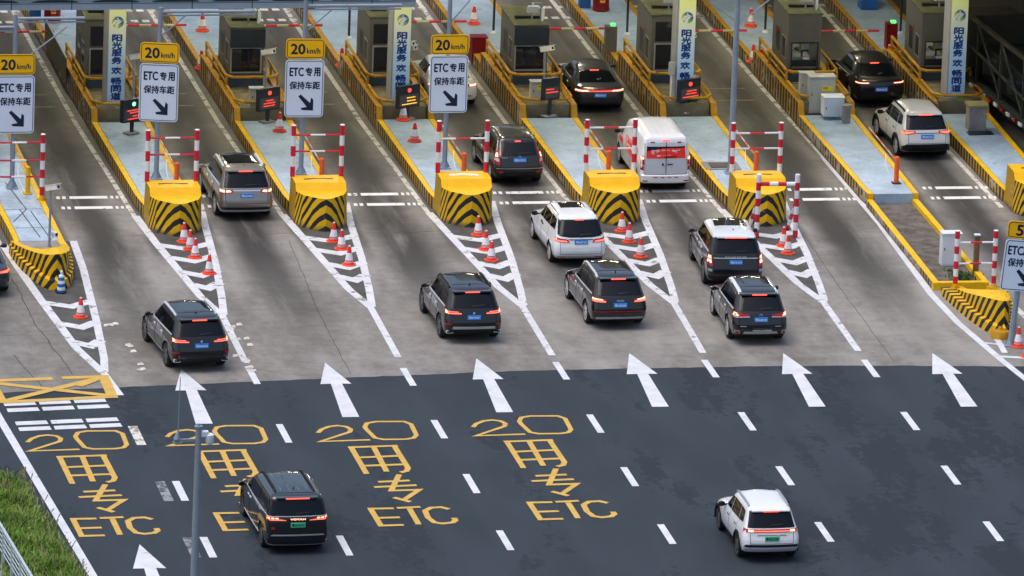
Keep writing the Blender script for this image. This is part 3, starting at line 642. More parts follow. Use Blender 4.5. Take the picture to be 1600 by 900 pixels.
# ================================================================ SIGN POLES
def sign_pole(label, loc, yaw, boards, pole_h=6.4, arm=None, braces=(), r=.085, tilt=0):
    t = thing('lane_sign', label, 'road sign', loc, group='lane signs on grey poles')
    t.rotation_euler = (0, R(tilt), 0)
    m = MB(); m.tube((0, 0, .05), (0, 0, pole_h), r, r*.9, n=14); m.build('pole', m_pole, t, smooth=True)
    m = MB(); m.box(-.2, .2, -.2, .2, 0, .03)
    for q in range(4):
        a_ = q*math.pi/2; m.add([(.07*math.cos(a_), .07*math.sin(a_), .28), (.19*math.cos(a_), .19*math.sin(a_), .03), (.07*math.cos(a_), .07*math.sin(a_), .03)], [(0, 1, 2)])
    m.tube((0, 0, .03), (0, 0, .2), .14, .09, n=12); m.build('base_flange', m_pole, t)
    if arm:
        for (x0, x1, z) in arm:
            m = MB(); m.tube((x0, .0, z), (x1, .0, z), .055, n=10); m.tube((x0, .0, z-.13), (x1, 0, z-.13), .03, n=8); m.build('arm', m_galv, t, smooth=True)
        for (x0, z0, x1, z1) in braces:
            m = MB(); m.tube((x0, 0, z0), (x1, 0, z1), .025, n=8); m.build('brace', m_galv, t, smooth=True)
    Mr = Matrix.Rotation(R(yaw), 4, 'Z')
    for kind, cx, z0, w_, h, txt in boards:
        cz = z0+h/2; b = None
        out = rrect(w_, h, .13); i1 = rrect(w_-.07, h-.07, .10); i2 = rrect(w_-.115, h-.115, .08)
        y = -.135
        bm_ = m_sign_w if kind == 'lane' else m_sign_y
        m = MB(); plate_up(m, out, y, y+.03, cx, cz); b = m.build('lane_board' if kind == 'lane' else 'speed_board', bm_, t)
        kids = [MB()]; ring_up(kids[0], i1, i2, y-.004, cx, cz); kids = [kids[0].build('border_line', m_sign_k, b)]
        if kind == 'lane':
            for s_, xo, ww in txt[0]: kids.append(lettering(s_, m_sign_k, b, cx+xo, z0+h*.79, y-.005, ww, .29, .012))
            kids.append(lettering(txt[1], m_sign_k, b, cx+.01, z0+h*.555, y-.005, w_*.78, .27, .009))
            ax, az = cx+.08, z0+h*.235
            ar = [(-.28, .26), (-.20, .33), (.13, .03), (.16, .22), (.24, .15), (.24, -.24), (-.14, -.22), (-.19, -.15), (.02, -.11)]
            m = MB(); m.add([(ax+x, y-.005, az+z) for x, z in ar], [(0, 8, 2, 1), (2, 8, 5), (2, 5, 4, 3), (8, 7, 6, 5)]); kids.append(m.build('arrow', m_sign_k, b))
        else:
            kids.append(lettering(txt[0], m_sign_k, b, cx-w_*.19, cz-.01, y-.005, w_*.36 if len(txt[0]) > 1 else w_*.16, .35, .016)); kids.append(lettering(txt[1], m_sign_k, b, cx+w_*.21, cz-.075, y-.005, w_*.34, .18, .006))
        m = MB(); m.box(cx-.3, cx+.3, y+.031, y+.06, cz-.05, cz+.05); kids.append(m.build('bracket', m_galv, b))
        if yaw:
            for o in [b]: o.rotation_euler = (0, 0, R(yaw))
    return t
ETC = ((('ETC', -.28, .47), ('专', .14, .23), ('用', .42, .21)), '保持车距')
std = lambda z=2.02: [('lane', .02, z, 1.33, 2.02, ETC), ('speed', .02, z+2.06, 1.33, .70, ('20', 'km/h'))]
sign_pole('20 km/h lane sign cut off by the left edge of the photo', (-15.15, 11.8, ZD), 0, std(1.93), 6.05, [(0, 2.35, 5.9), (-.75, 0, 5.6)], [(1.75, 5.6, .1, 4.3), (-1.6, 4.6, -.1, 3.9)])
sign_pole('20 km/h lane sign turned slightly to the left, beside the green-lit display board', (-10.08, 12.78, ZD), -12, std(2.04), 6.0, [(0, 3.2, 5.85)], [(.85, 5.7, .1, 5.05)])
sign_pole('20 km/h lane sign behind the crash block right of the silver SUV', (-5.02, 13.25, ZD), -3, std(2.02), 6.3, [(0, 3.3, 5.9)], [(.9, 5.75, .1, 5.05)])
sign_pole('20 km/h lane sign in front of the half-hidden white car', (.06, 13.8, ZD), 1, std(1.98), 6.4, [(0, 3.3, 6.4)], [(1.0, 6.3, .1, 5.2)])
sign_pole('5 km/h lane sign on a leaning pole at the right edge of the photo', (15.12, -7.72, 0), 0, [('lane', .03, 1.88, 1.36, 1.72, ((('ETC/', -.27, .58), ('人工', .33, .50)), '保持车距')), ('speed', .03, 3.64, 1.36, .58, ('5', 'km/h'))], 4.25, r=.1, tilt=5)
t = sign_pole('bare grey pole without a sign board, behind the guard frame right of the white van', (9.86, 12.71, ZD), 0, [], 7.6, [(-2.4, 2.4, 6.9)], [(-1.6, 6.6, -.08, 5.4), (1.7, 6.6, .08, 5.3)], r=.105)
t['category'] = 'pole'; t['group'] = 'gantry poles'; t.name = 'gantry_pole'

# ---------------------------------------------------------------- display boards
def led_lines(mb, rows, w_, y):
    for z, x0, x1 in rows:
        x = x0
        while x < x1-.03:
            l = random.choice((.05, .07, .09)); mb.add([(x, y, z), (min(x+l, x1), y, z), (min(x+l, x1), y, z+.030), (x, y, z+.030)], [(0, 1, 2, 3)]); x += l+.012
def display_board(label, loc, yaw, lamp, rows, col, w_=.95, h=.80, z0=.44):
    t = thing('display_board', label, 'display board', loc, yaw, 'lane display boards')
    m = MB(); m.box(-w_/2, w_/2, -.09, .09, z0, z0+h); cs = m.build('housing', m_dark, t, bevel=.012)
    m = MB(); m.box(-w_/2-.01, w_/2+.01, -.13, -.09, z0+h, z0+h+.02); m.build('hood', m_dark, cs)
    m = MB(); m.add([(-w_/2+.06, -.0935, z0+.07), (w_/2-.06, -.0935, z0+.07), (w_/2-.06, -.0935, z0+h*.60), (-w_/2+.06, -.0935, z0+h*.60)], [(0, 1, 2, 3)]); scn = m.build('screen', pbr('screen_grey', (.085, .085, .10), .35, var=.06), t)
    for z, x0, x1 in rows: m = MB(); led_lines(m, [(z0+z*h, x0*w_, x1*w_)], w_, -.0975); m.build('lit_text_row', emit('led_'+col, {'red': (1, .06, .03), 'amber': (1, .50, .03)}[col], 1.7), scn)
    if lamp:
        m = MB(); m.tube((0, -.092, z0+h*.79), (0, -.105, z0+h*.79), .075, n=16); m.build('signal_lamp', emit('lamp_'+lamp, {'red': (1, .06, .03), 'green': (.25, 1, .45)}[lamp], 1.8), t)
    m = MB(); m.box(-.05, .05, -.05, .05, .05, z0); m.build('post', m_dark, t)
    m = MB(); m.box(-.26, .22, -.17, .17, 0, .06); m.build('base', m_conc, t, bevel=.01)
    return t
R3 = [(.47, -.22, .26), (.36, -.30, .22), (.19, -.32, .30)]
display_board('display board with a round green lamp lit above red text', (-10.08, 18.85, ZD), 31, 'green', [(.50, -.3, .38), (.40, -.18, .40), (.24, -.05, .25), (.12, -.28, .38)], 'red')
display_board('display board with red lamp and text, right of the booth with one grey cabinet', (-5.12, 20.2, ZD), 31, 'red', [(.44, -.15, .2), (.32, -.28, .28), (.2, -.28, .28)], 'red')
display_board('display board showing amber text', (-.15, 20.4, ZD), 29, 'red', [(.44, -.12, .32), (.30, -.10, .32), (.16, -.34, .38)], 'amber')
display_board('smaller display board without a lit lamp, left of the dark grey saloon', (4.95, 20.6, ZD), 24, None, [(.48, -.35, .12), (.34, -.35, .4)], 'red', .68, .78, .62)
display_board('display board with an orange-red lamp, below the second banner column from the right', (9.95, 20.9, ZD), 29, 'red', [(.46, -.15, .3), (.34, -.2, .32), (.2, -.34, .4)], 'red')

# ---------------------------------------------------------------- CCTV posts
m_cam_white = pbr('camera_white', (.82, .82, .78), .4, var=.05)
def cctv(label, loc, yaw, h, n=1, base=True):
    t = thing('camera_post', label, 'security camera', loc, yaw, 'white cameras on posts')
    m = MB(); m.tube((0, 0, .04), (0, 0, h), .045, .04, n=10); m.build('post', m_galv, t, smooth=True)
    m = MB(); m.lathe([(.2, 0), (.2, .04), (.06, .08), (.05, .2)], 12); m.build('base', m_conc, t)
    for q in range(n):
        zc = h-.16*q; xo = .0 if q == 0 else .1
        Mx = Matrix.Translation((xo, 0, zc)) @ Matrix.Rotation(R(-18), 4, 'X')
        m = MB(); m.box(-.09, .09, -.46, .16, -.03, .14, M=Mx); hd = m.build('camera_head', m_cam_white, t, bevel=.015)
        m = MB(); m.box(-.105, .105, -.52, .18, .142, .16, M=Mx); m.build('sun_shield', m_cam_white, hd)
        m = MB(); m.tube(Mx @ Vector((0, -.461, .05)), Mx @ Vector((0, -.47, .05)), .05, n=12); m.build('lens', m_black, hd)
    return t
cctv('camera post on the tip of the leftmost prow, with a small second camera low down', (-14.9, 3.95, .43), 30, 2.05)
o_ = bpy.data.objects
t = [o for o in o_ if o.get('label', '').startswith('camera post on the tip')][0]
m = MB(); m.box(.1, .26, -.14, .06, .42, .58); hd = m.build('small_camera', m_cab_white, t, bevel=.02); m = MB(); m.tube((.18, -.141, .51), (.18, -.15, .51), .05, n=10); m.build('lens', m_black, hd); m = MB(); m.tube((0, 0, .28), (.18, 0, .44), .025); m.build('bracket', m_white, t)
cctv('camera post behind the green-lit display board', (-9.75, 20.9, ZD), 28, 2.15)
cctv('camera post right of the booth with one grey cabinet', (-5.0, 21.6, ZD), 30, 2.1)
cctv('camera post with two stacked cameras right of the second banner column', (.05, 22.3, ZD), 30, 2.15, 2)
cctv('camera post beside the smaller display board', (4.95, 21.9, ZD), 28, 2.05)
cctv('nearer of two camera posts beside the third banner column', (10.0, 22.3, ZD), 28, 2.1)
cctv('farther of two camera posts beside the third banner column', (10.3, 23.3, ZD), 28, 2.1)
t = thing('reader_post', 'thin white post with a small grey box, in front of the third banner column', 'reader post', (9.35, 21.1, ZD))
m = MB(); m.tube((0, 0, .03), (0, 0, 1.35), .03, n=8); m.build('post', m_white, t); m = MB(); m.box(-.1, .12, -.08, .08, 1.35, 1.8); m.build('box', m_cab_grey, t, bevel=.015); m = MB(); m.box(-.1, .1, -.1, .1, 0, .03); m.build('base', m_white, t)

# ---------------------------------------------------------------- swing arms on orange posts
def swing_arm(label, loc, col, L=4.2, yaw=0):
    t = thing('swing_barrier', label, 'barrier post', loc, yaw, 'orange posts with a parked barrier arm')
    m = MB(); m.tube((0, 0, .02), (0, 0, .92), .085, .08, n=14); m.tube((0, 0, .92), (0, 0, .95), .08, .04, n=14); m.build('post', col, t, smooth=True)
    m = MB(); m.box(-.15, .15, -.15, .15, 0, .025); m.build('base', m_black if col is m_orange else m_yellow, t)
    m = MB()
    for k in range(8): m.tube((-.08, .05+L*k/8, .86), (-.08, .05+L*(k+1)/8, .86), .022, n=8, mi=k % 2)
    m.build('arm', [m_orange, m_wire], t, smooth=True)
    m = MB(); pts = [(-.09-.10*math.sin(k/8*3.14)-.02*k, .02+.02*k+.5*(k/8), .05+.8*(k/8)) for k in range(9)]; m.path(pts, .014, n=6); m.build('cable', m_white, t)
    return t
swing_arm('yellow barrier post on the leftmost island', (-14.71, 11.04, ZD), m_yellow)
for lab, x, y in (('orange barrier post behind the crash block left of the silver SUV', -9.6, 11.3), ('orange barrier post behind the crash block right of the silver SUV', -4.55, 11.7), ('orange barrier post left of the old black SUV', .45, 12.2), ('orange barrier post left of the white van', 5.5, 12.3), ('orange barrier post behind the crash block with the ground frame before it', 10.6, 12.0), ('orange barrier post standing alone at the end of the long worn island', 15.35, 11.11)):
    swing_arm(lab, (x, y, ZD), m_orange)

# ---------------------------------------------------------------- cabinets and boxes
def cabinet(name, label, loc, w_, dp, h, mat_, legs=0, sticker=True, top=True, yaw=0, group=None):
    t = thing(name, label, 'cabinet', loc, yaw, group)
    m = MB(); m.box(-w_/2, w_/2, -dp/2, dp/2, legs, h); m.build('body', mat_, t, bevel=.012)
    m = MB(); m.box(-w_/2-.025, w_/2+.025, -dp/2-.03, dp/2+.02, h+.002, h+.045); m.build('lid', mat_, t, bevel=.01)
    m = MB(); m.box(-w_/2+.04, w_/2-.04, -dp/2-.008, -dp/2-.001, legs+.06, h-.05); dr = m.build('door', mat_, t)
    m = MB(); m.box(-w_/2+.07, -w_/2+.10, -dp/2-.02, -dp/2-.0085, h*.5, h*.5+.08); m.build('handle', m_black, dr)
    if sticker:
        m = MB(); m.box(-.02, w_/2-.09, -dp/2-.011, -dp/2-.0085, h*.62, h*.62+.17); st = m.build('warning_label', m_sign_y if False else pbr('label_yellow', (.8, .68, .03), .5, var=.05), dr)
        m = MB()
        for k in range(3): m.box(.02+.06*k, .06+.06*k, -dp/2-.0135, -dp/2-.0115, h*.62+.10, h*.62+.14)
        m.build('print', m_black, st)
    if legs:
        for sx in (-1, 1):
            for sy in (-1, 1): m = MB(); m.box(sx*(w_/2-.06)-.025, sx*(w_/2-.06)+.025, sy*(dp/2-.06)-.025, sy*(dp/2-.06)+.025, 0, legs); m.build('leg', m_galv, t)
    return t
cabinet('electric_cabinet', 'pale grey cabinet with a yellow label, below the second booth from the left', (-5.42, 20.98, ZR-.01), .46, .3, .62, m_cab_grey)
cabinet('electric_cabinet', 'left grey cabinet of the pair below the third plain booth', (4.62, 21.4, ZR-.01), .48, .35, .66, m_cab_grey)
cabinet('electric_cabinet', 'right grey cabinet of the pair, turned aside, beside the smaller display board', (5.14, 21.5, ZR-.01), .34, .4, .62, m_cab_grey, yaw=18)
cabinet('electric_cabinet', 'tall grey cabinet with a yellow label left of the black coupe SUV', (14.72, 20.95, ZD), .92, .5, 1.28, m_cab_grey)
cabinet('electric_cabinet', 'grey cabinet half hidden behind the tall grey cabinet', (14.28, 21.4, ZR-.01), .5, .3, .88, m_cab_grey)
cabinet('power_box', 'white box on short legs in front of the tall grey cabinet', (14.95, 20.0, ZD), .72, .55, .78, m_cab_white, legs=.12, sticker=False)
t = thing('stub_post', 'short square concrete post beside the white box', 'concrete post', (15.32, 19.35, ZD)); m = MB(); m.box(-.13, .13, -.13, .13, 0, .6); m.build('shaft', m_conc, t, bevel=.015); m = MB(); m.box(-.16, .16, -.16, .16, .602, .66); m.build('cap', m_conc, t, bevel=.01)
cabinet('power_box', 'white cabinet standing in the soil planter behind the guard frame', (15.22, 1.9, .10), .66, .42, 1.08, m_cab_white, sticker=False)
t = thing('wooden_post', 'brown weathered post in the soil planter, between the frame posts', 'post', (15.78, .45, .10)); m = MB(); m.box(-.085, .085, -.085, .085, 0, 1.38); m.build('shaft', m_brown, t, bevel=.01); m = MB(); m.box(-.1, .1, -.1, .1, 1.382, 1.43); m.build('cap', m_cab_white, t, bevel=.01)
t = thing('concrete_box', 'concrete box with a slab lid on the rightmost island', 'concrete box', (19.72, 18.2, ZD)); m = MB(); m.box(-.3, .3, -.3, .3, 0, .86); m.build('body', m_conc, t, bevel=.015); m = MB(); m.box(-.36, .36, -.36, .36, .862, .96); m.build('lid', pbr('lid_olive', (.28, .24, .12), .8, var=.2), t, bevel=.015)
m = MB(); m.box(-.4, .5, -.75, -.31, .001, .03); m.build('base_plate', m_panel, t)
t = thing('manhole_cover', 'broken concrete cover on the deck behind the left post of a white-footed frame', 'manhole cover', (9.72, 13.7, ZD-.01)); m = MB(); m.box(-.62, .62, -.55, .45, 0, .03); m.build('frame', m_conc, t, bevel=.01); m = MB(); m.box(-.4, .42, -.38, .22, .031, .06); m.build('lid', pbr('lid_dark', (.10, .09, .08), .8, var=.3), t)

# ---------------------------------------------------------------- far barrels, boxes, red LED signs
def barrel(label, x, y):
    t = thing('water_barrel', label, 'barrel', (x, y, ZD), group='red water barrels'); m = MB(); m.lathe([(.30, 0), (.32, .05), (.30, .12), (.30, .4), (.32, .45), (.30, .5), (.28, .78), (.22, .85), (.05, .86)], 18); m.build('drum', m_barrel, t, smooth=True)
    m = MB(); m.box(-.09, .09, -.306, -.295, .35, .58); m.build('emblem', pbr('barrel_label', (.6, .32, .03), .5), t)
barrel('red barrel at the top left corner', -10.75, 34.9); barrel('red barrel at the top left of the second banner column', -1.15, 36.6); barrel('red barrel above the dark grey saloon', 9.62, 35.9)
def bin_(label, x, y, w_=.42, h=.85):
    t = thing('blue_bin', label, 'bin', (x, y, ZD)); m = MB(); m.box(-w_/2, w_/2, -w_/2, w_/2, 0, h); m.build('body', m_blue, t, bevel=.02); m = MB(); m.box(-w_/2-.02, w_/2+.02, -w_/2-.02, w_/2+.02, h+.002, h+.06); m.build('lid', m_blue, t, bevel=.015)
bin_('small blue bin beside the red barrel at the top left corner', -11.32, 35.4, .4, .8); bin_('small blue bin beside the red barrel above the dark grey saloon', 9.1, 36.4, .4, .9); bin_('wide dark blue bin at the top between the two right-hand booths', 19.6, 35.9, .62, 1.0)
def led_sign(label, x, y, h=2.2):
    t = thing('fee_sign', label, 'fee display', (x, y, ZD), group='red fee displays')
    m = MB(); m.tube((0, 0, 0), (0, 0, h-.45), .045, n=8); m.build('post', m_dark, t); m = MB(); m.box(-.26, .2, -.08, .08, h-.45, h); s_ = m.build('housing', m_panel, t, bevel=.01)
    m = MB(); led_lines(m, [(h-.12, -.18, .14), (h-.2, -.2, .1), (h-.28, -.16, .14)], 1, -.085); m.build('lit_text', emit('led_red', (1, .06, .03), 1.7), s_); m = MB(); m.tube((0, 0, 0), (0, 0, .1), .12, .07, n=8); m.build('base', m_white, t)
led_sign('red fee display at the top left, left of the first booth', -10.05, 31.5, 1.6); led_sign('red fee display left of the booth with the mossy roof', 5.05, 32.6, 1.75); led_sign('red fee display beside the far cone right of the bare pole', 15.05, 32.4, 1.95); led_sign('red fee display left of the rightmost booth', 20.0, 32.0, 1.9); led_sign('dark fee display left of the booth behind the third column', 9.9, 32.2, 1.9)
led_sign('fee display post left of the booth behind the second column', -.35, 32.0, 1.7)
t = thing('red_cabinet', 'dark red box beside the booth with the mossy roof', 'cabinet', (4.03, 29.9, .05)); m = MB(); m.box(-.28, .28, -.25, .25, 0, .95); m.build('body', m_barrel, t, bevel=.012); m = MB(); m.box(-.3, .3, -.27, .27, .952, .99); m.build('lid', m_barrel, t)
def lamp_box(label, x, y, mat_):
    t = thing('barrier_machine', label, 'barrier machine', (x, y, .42)); m = MB(); m.box(-.2, .2, -.2, .2, 0, .95); m.build('body', mat_, t, bevel=.012); m = MB(); m.box(-.02, .15, -.1, .1, .955, 1.03); m.build('green_lamp', emit('lamp_green_soft', (.1, 1, .2), 1.6), t)
lamp_box('grey barrier machine with a green lamp beyond the dark grey saloon', 8.85, 29.9, m_booth); lamp_box('dark red barrier machine with a green lamp beyond the black coupe SUV', 19.2, 30.0, m_barrel)
def boom(label, x, y, L, z=1.0, down=True):
    t = thing('boom_barrier', label, 'boom barrier', (x, y, ZD), group='red-and-white boom barriers')
    m = MB(); m.box(-.17, .17, -.17, .17, 0, .95); m.build('machine', m_booth, t, bevel=.012)
    m = MB(); 
    for k in range(7): m.tube((.17+L*k/7, -.2, z-.45), (.17+L*(k+1)/7, -.2, z-.45), .045, n=8, mi=k % 2)
    m.build('arm', [m_red, pbr('arm_cream', (.55, .52, .30), .5, var=.1)], t)
for i, (y, L, lab) in enumerate(((31.4, 3.1, 'boom barrier across the lane left of the first booth'), (32.2, 3.0, 'boom barrier across the lane right of the first booth'), (32.0, 2.9, 'boom barrier beside the second booth, behind the middle 20 km/h sign'), (32.4, 3.2, 'boom barrier right of the second banner column'), (31.2, 3.2, 'boom barrier beside the booth with the mossy roof, above the dark grey saloon'), (30.7, 3.1, 'boom barrier right of the third banner column'), (30.5, 3.0, 'boom barrier above the black coupe SUV'))):
    boom(lab, CX[i]+.65, y, L)
# ================================================================ BOOTHS, COLUMNS, RAILS, CANOPY
def booth(i, label, kind, lit=False):
    """box booth standing on the plinth of island i; origin at its front left foot"""
    W_, D_, H_ = 1.20, 2.7, (2.12 if kind == 'plain' else 2.45)
    x0 = CX[i]-.90 if kind == 'plain' else CX[i]-.98
    t = thing('toll_booth', label, 'toll booth', (x0, 23.55, ZR-.01), group='toll booths')
    m = MB(); m.box(0, W_, 0, D_, 0, .52); m.build('base', m_booth_base, t, bevel=.01)
    wx0, wx1, wz0, wz1 = (.06, W_-.12, .56, 1.40) if kind == 'plain' else (.16, W_-.14, .50, 1.42)
    m = MB(); th = .05
    m.box(0, th, 0, D_, .522, H_); m.box(W_-th, W_, 0, D_, .522, H_); m.box(th, W_-th, D_-th, D_, .522, H_); m.box(th, W_-th, th, D_-th, H_-th, H_)
    m.box(th, wx0, 0, th, .522, H_-.0); m.box(wx1, W_-th, 0, th, .522, H_); m.box(wx0, wx1, 0, th, wz1, H_); m.box(wx0, wx1, 0, th, .522, wz0)
    m.build('walls', m_booth, t)
    m = MB(); m.box(th, W_-th, th, D_-th, .523, .54); m.build('floor', m_conc, t)
    m = MB(); m.box(-.03, W_+.03, -.03, D_+.1, H_+.002, H_+.06); m.build('roof', m_booth_roof, t, bevel=.015)
    m = MB(); fr = .045
    for a_ in ((wx0-fr, wx0, wz0-fr, wz1+fr), (wx1, wx1+fr, wz0-fr, wz1+fr), (wx0, wx1, wz1, wz1+fr), (wx0, wx1, wz0-fr, wz0)): m.box(a_[0], a_[1], -.03, -.002, a_[2], a_[3])
    wf = m.build('window', m_black if lit else m_alu, t)
    m = MB(); m.box(wx0, wx1, .015, .025, wz0, wz1); m.build('pane', m_clear if lit else m_tint, wf)
    if kind == 'plain':
        m = MB(); m.box(-.02, W_+.03, -.14, -.032, 1.46, H_-.0); pn = m.build('upper_panel', m_panel, t, bevel=.02)
    else:
        m = MB(); m.box(.14, W_-.12, -.02, -.002, wz1+.12, H_-.2); m.build('upper_panel', m_tint if not lit else pbr('blind', (.10, .10, .09), .6, var=.08), t)
    m = MB(); m.box(-.012, -.001, .35, 1.0, .75, 1.55); sw = m.build('side_window', m_alu, t); m = MB(); m.box(-.018, -.0125, .4, .95, .8, 1.5); m.build('pane', m_tint, sw)
    m = MB(); m.box(-.015, -.001, 1.3, 2.1, .1, 1.75); dr = m.build('door', m_booth, t); m = MB(); m.box(-.02, -.0155, 1.4, 2.0, .8, 1.6); m.build('pane', m_tint, dr)
    if lit:
        m = MB(); m.box(th+.002, W_-th-.002, D_-th-.03, D_-th-.002, .55, H_-th-.01); m.build('inner_wall', pbr('booth_lining', (.58, .60, .54), .7, var=.05), t)
        m = MB(); m.box(th+.01, W_-th-.01, .1, .55, .541, .78); m.box(.6, .85, .15, .4, .782, .80, 1); m.build('counter', [m_panel, m_white], t)
    # antenna on the roof
    a_ = thing('toll_antenna', ANT[i], 'antenna', (x0+.72, 23.9, ZR-.01+H_+.06), 0, 'white toll antennas on the booth roofs')
    m = MB(); m.path([(0, .3, 0), (0, .3, .62), (0, -.05, .62)], .035, n=8); m.path([(.32, .3, 0), (.32, .3, .62), (0, .3, .62)], .03, n=8); m.build('bracket', m_galv, a_)
    Mx = Matrix.Translation((-.05, -.1, .50)) @ Matrix.Rotation(R(35), 4, 'X'); m = MB(); m.box(-.2, .2, -.03, .03, -.17, .17, M=Mx); m.build('flat_panel', m_cab_white, a_, bevel=.01)
    Mx = Matrix.Translation((.33, -.05, .36)) @ Matrix.Rotation(R(68), 4, 'Z'); m = MB(); m.box(-.18, .18, -.02, .02, -.28, .2, M=Mx); m.build('side_panel', m_cab_white, a_, bevel=.01)
    m = MB(); m.box(-.55, .45, .55, .75, .0, .09); m.build('cable_tray', m_black, a_)
    if lit:
        l = thing('booth_lamp', 'ceiling lamp inside the '+('booth behind the tall grey cabinet' if i == 6 else 'rightmost booth'), 'lamp', (x0+.6, 24.6, ZR-.01+H_-.08)); m = MB(); m.box(-.12, .12, -.3, .3, -.02, .02); m.build('diffuser', emit('booth_light', (1, .97, .85), 42), l)
    return t
def glass(name, col, tr):
    m, t, b = nodes(name); b.inputs['Base Color'].default_value = (*col, 1); b.inputs['Roughness'].default_value = .05; b.inputs['Specular IOR Level'].default_value = .6
    if tr:
        s = t.nodes.new('ShaderNodeBsdfTransparent'); mx = t.nodes.new('ShaderNodeMixShader'); mx.inputs[0].default_value = 1-tr
        t.links.new(s.outputs[0], mx.inputs[1]); t.links.new(b.outputs[0], mx.inputs[2]); t.links.new(mx.outputs[0], t.nodes['Material Output'].inputs[0])
    return m
m_tint = glass('tinted_glass', (.010, .013, .018), 0); m_clear = glass('clear_glass', (.03, .04, .04), .82)
ANT = {0: '', 1: 'antenna on the roof of the first booth from the left', 2: 'antenna on the roof of the booth behind the second 20 km/h sign', 3: 'antenna on the roof of the booth behind the second banner column', 4: 'antenna on the mossy booth roof', 5: 'antenna on the roof of the booth behind the third banner column', 6: 'antenna on the roof of the booth above the black coupe SUV', 7: 'antenna on the roof of the rightmost booth'}
booth(1, 'first booth from the left, behind the leftmost banner column', 'round'); booth(2, 'booth with a dark upper panel and one grey cabinet below it', 'plain'); booth(3, 'booth behind the second banner column from the left', 'round')
booth(4, 'booth with a mossy roof and a pair of cabinets, left of the dark grey saloon', 'plain'); booth(5, 'booth behind the third banner column from the left', 'round'); booth(6, 'booth with a lit window showing a pale garment, left of the black coupe SUV', 'round', True); booth(7, 'rightmost booth, half hidden by the rightmost banner column', 'round', True)
# chairs with a reflective vest inside the two lit booths
def vest_chair(x, y, z, lab_c, lab_v):
    t = thing('office_chair', lab_c, 'chair', (x, y, z), 12)
    m = MB(); m.box(-.22, .22, -.22, .22, .42, .5); m.build('seat', m_black, t, bevel=.02); m = MB(); m.box(-.2, .2, -.24, -.19, .52, 1.0); m.build('backrest', m_black, t, bevel=.02)
    m = MB(); m.tube((0, 0, .04), (0, 0, .42), .03); m.lathe([(.24, 0), (.24, .03), (.03, .06)], 10); m.build('pedestal', m_black, t)
    v = thing('reflective_vest', lab_v, 'vest', (x, y, z), 12)
    def sheet(x0, x1, z0, z1, wob, name, mat_):
        m = MB(); nx, nz = 8, 8
        vs = [(x0+(x1-x0)*a_/nx, -.255-.02*math.sin(a_*1.7+wob)-.02*math.sin(c_*1.1), z0+(z1-z0)*c_/nz) for c_ in range(nz+1) for a_ in range(nx+1)]
        m.add(vs, [(c_*(nx+1)+a_, c_*(nx+1)+a_+1, (c_+1)*(nx+1)+a_+1, (c_+1)*(nx+1)+a_) for c_ in range(nz) for a_ in range(nx)])
        m.add([(p[0], p[1]+.02, p[2]) for p in vs], [((c_+1)*(nx+1)+a_, (c_+1)*(nx+1)+a_+1, c_*(nx+1)+a_+1, c_*(nx+1)+a_) for c_ in range(nz) for a_ in range(nx)]); m.build(name, mat_, v, smooth=True)
    sheet(-.15, .15, .5, 1.06, 0, 'pale_panel', pbr('vest_silver', (.62, .64, .60), .5, var=.15)); sheet(-.25, -.15, .45, 1.06, 2, 'lime_edge', pbr('vest_lime', (.45, .62, .06), .6, var=.2)); sheet(.15, .25, .45, 1.06, 4, 'lime_edge', pbr('vest_lime', (.45, .62, .06), .6))
vest_chair(14.72, 24.4, ZR+.53-.01, 'chair inside the lit booth left of the black coupe SUV', 'pale vest with lime edges hung over the chair in the lit booth'); vest_chair(19.6, 24.4, ZR+.53-.01, 'chair inside the rightmost booth', 'lime-edged vest behind the window of the rightmost booth')

# ---------------------------------------------------------------- banner columns
def banner_mat():
    m, t, b = nodes('banner_print'); tc = t.nodes.new('ShaderNodeTexCoord'); s = t.nodes.new('ShaderNodeSeparateXYZ'); t.links.new(tc.outputs['Object'], s.inputs[0])
    r = t.nodes.new('ShaderNodeValToRGB'); t.links.new(math_(t, 'DIVIDE', s.outputs[2], 4.6), r.inputs[0]); e = r.color_ramp.elements
    e[0].position = .0; e[0].color = (.38, .60, .95, 1); e[1].position = 1; e[1].color = (.85, .92, .10, 1)
    x = e.new(.45); x.color = (.52, .72, .95, 1); x = e.new(.72); x.color = (.84, .89, .66, 1)
    t.links.new(r.outputs[0], b.inputs['Base Color']); b.inputs['Roughness'].default_value = .45; return m
m_banner = banner_mat(); m_ink = pbr('banner_ink', (.006, .05, .26), .5, var=.04); m_hill_b = pbr('hill_blue', (.012, .09, .42), .5, var=.1); m_hill_g = pbr('hill_green', (.10, .36, .05), .5, var=.1); m_hill_l = pbr('hill_light', (.25, .42, .72), .5, var=.05)
def logo_mat():
    m, t, b = nodes('emblem_print'); tc = t.nodes.new('ShaderNodeTexCoord'); s = t.nodes.new('ShaderNodeSeparateXYZ'); t.links.new(tc.outputs['Object'], s.inputs[0])
    v = math_(t, 'ADD', math_(t, 'MULTIPLY', s.outputs[0], 1.0), math_(t, 'MULTIPLY', math_(t, 'SUBTRACT', s.outputs[2], 3.42), .9))
    c = mix(t, sstep(t, v, -.18, .22), (.42, .62, .03), (.01, .12, .33)); t.links.new(c, b.inputs['Base Color']); return m
m_logo = logo_mat()
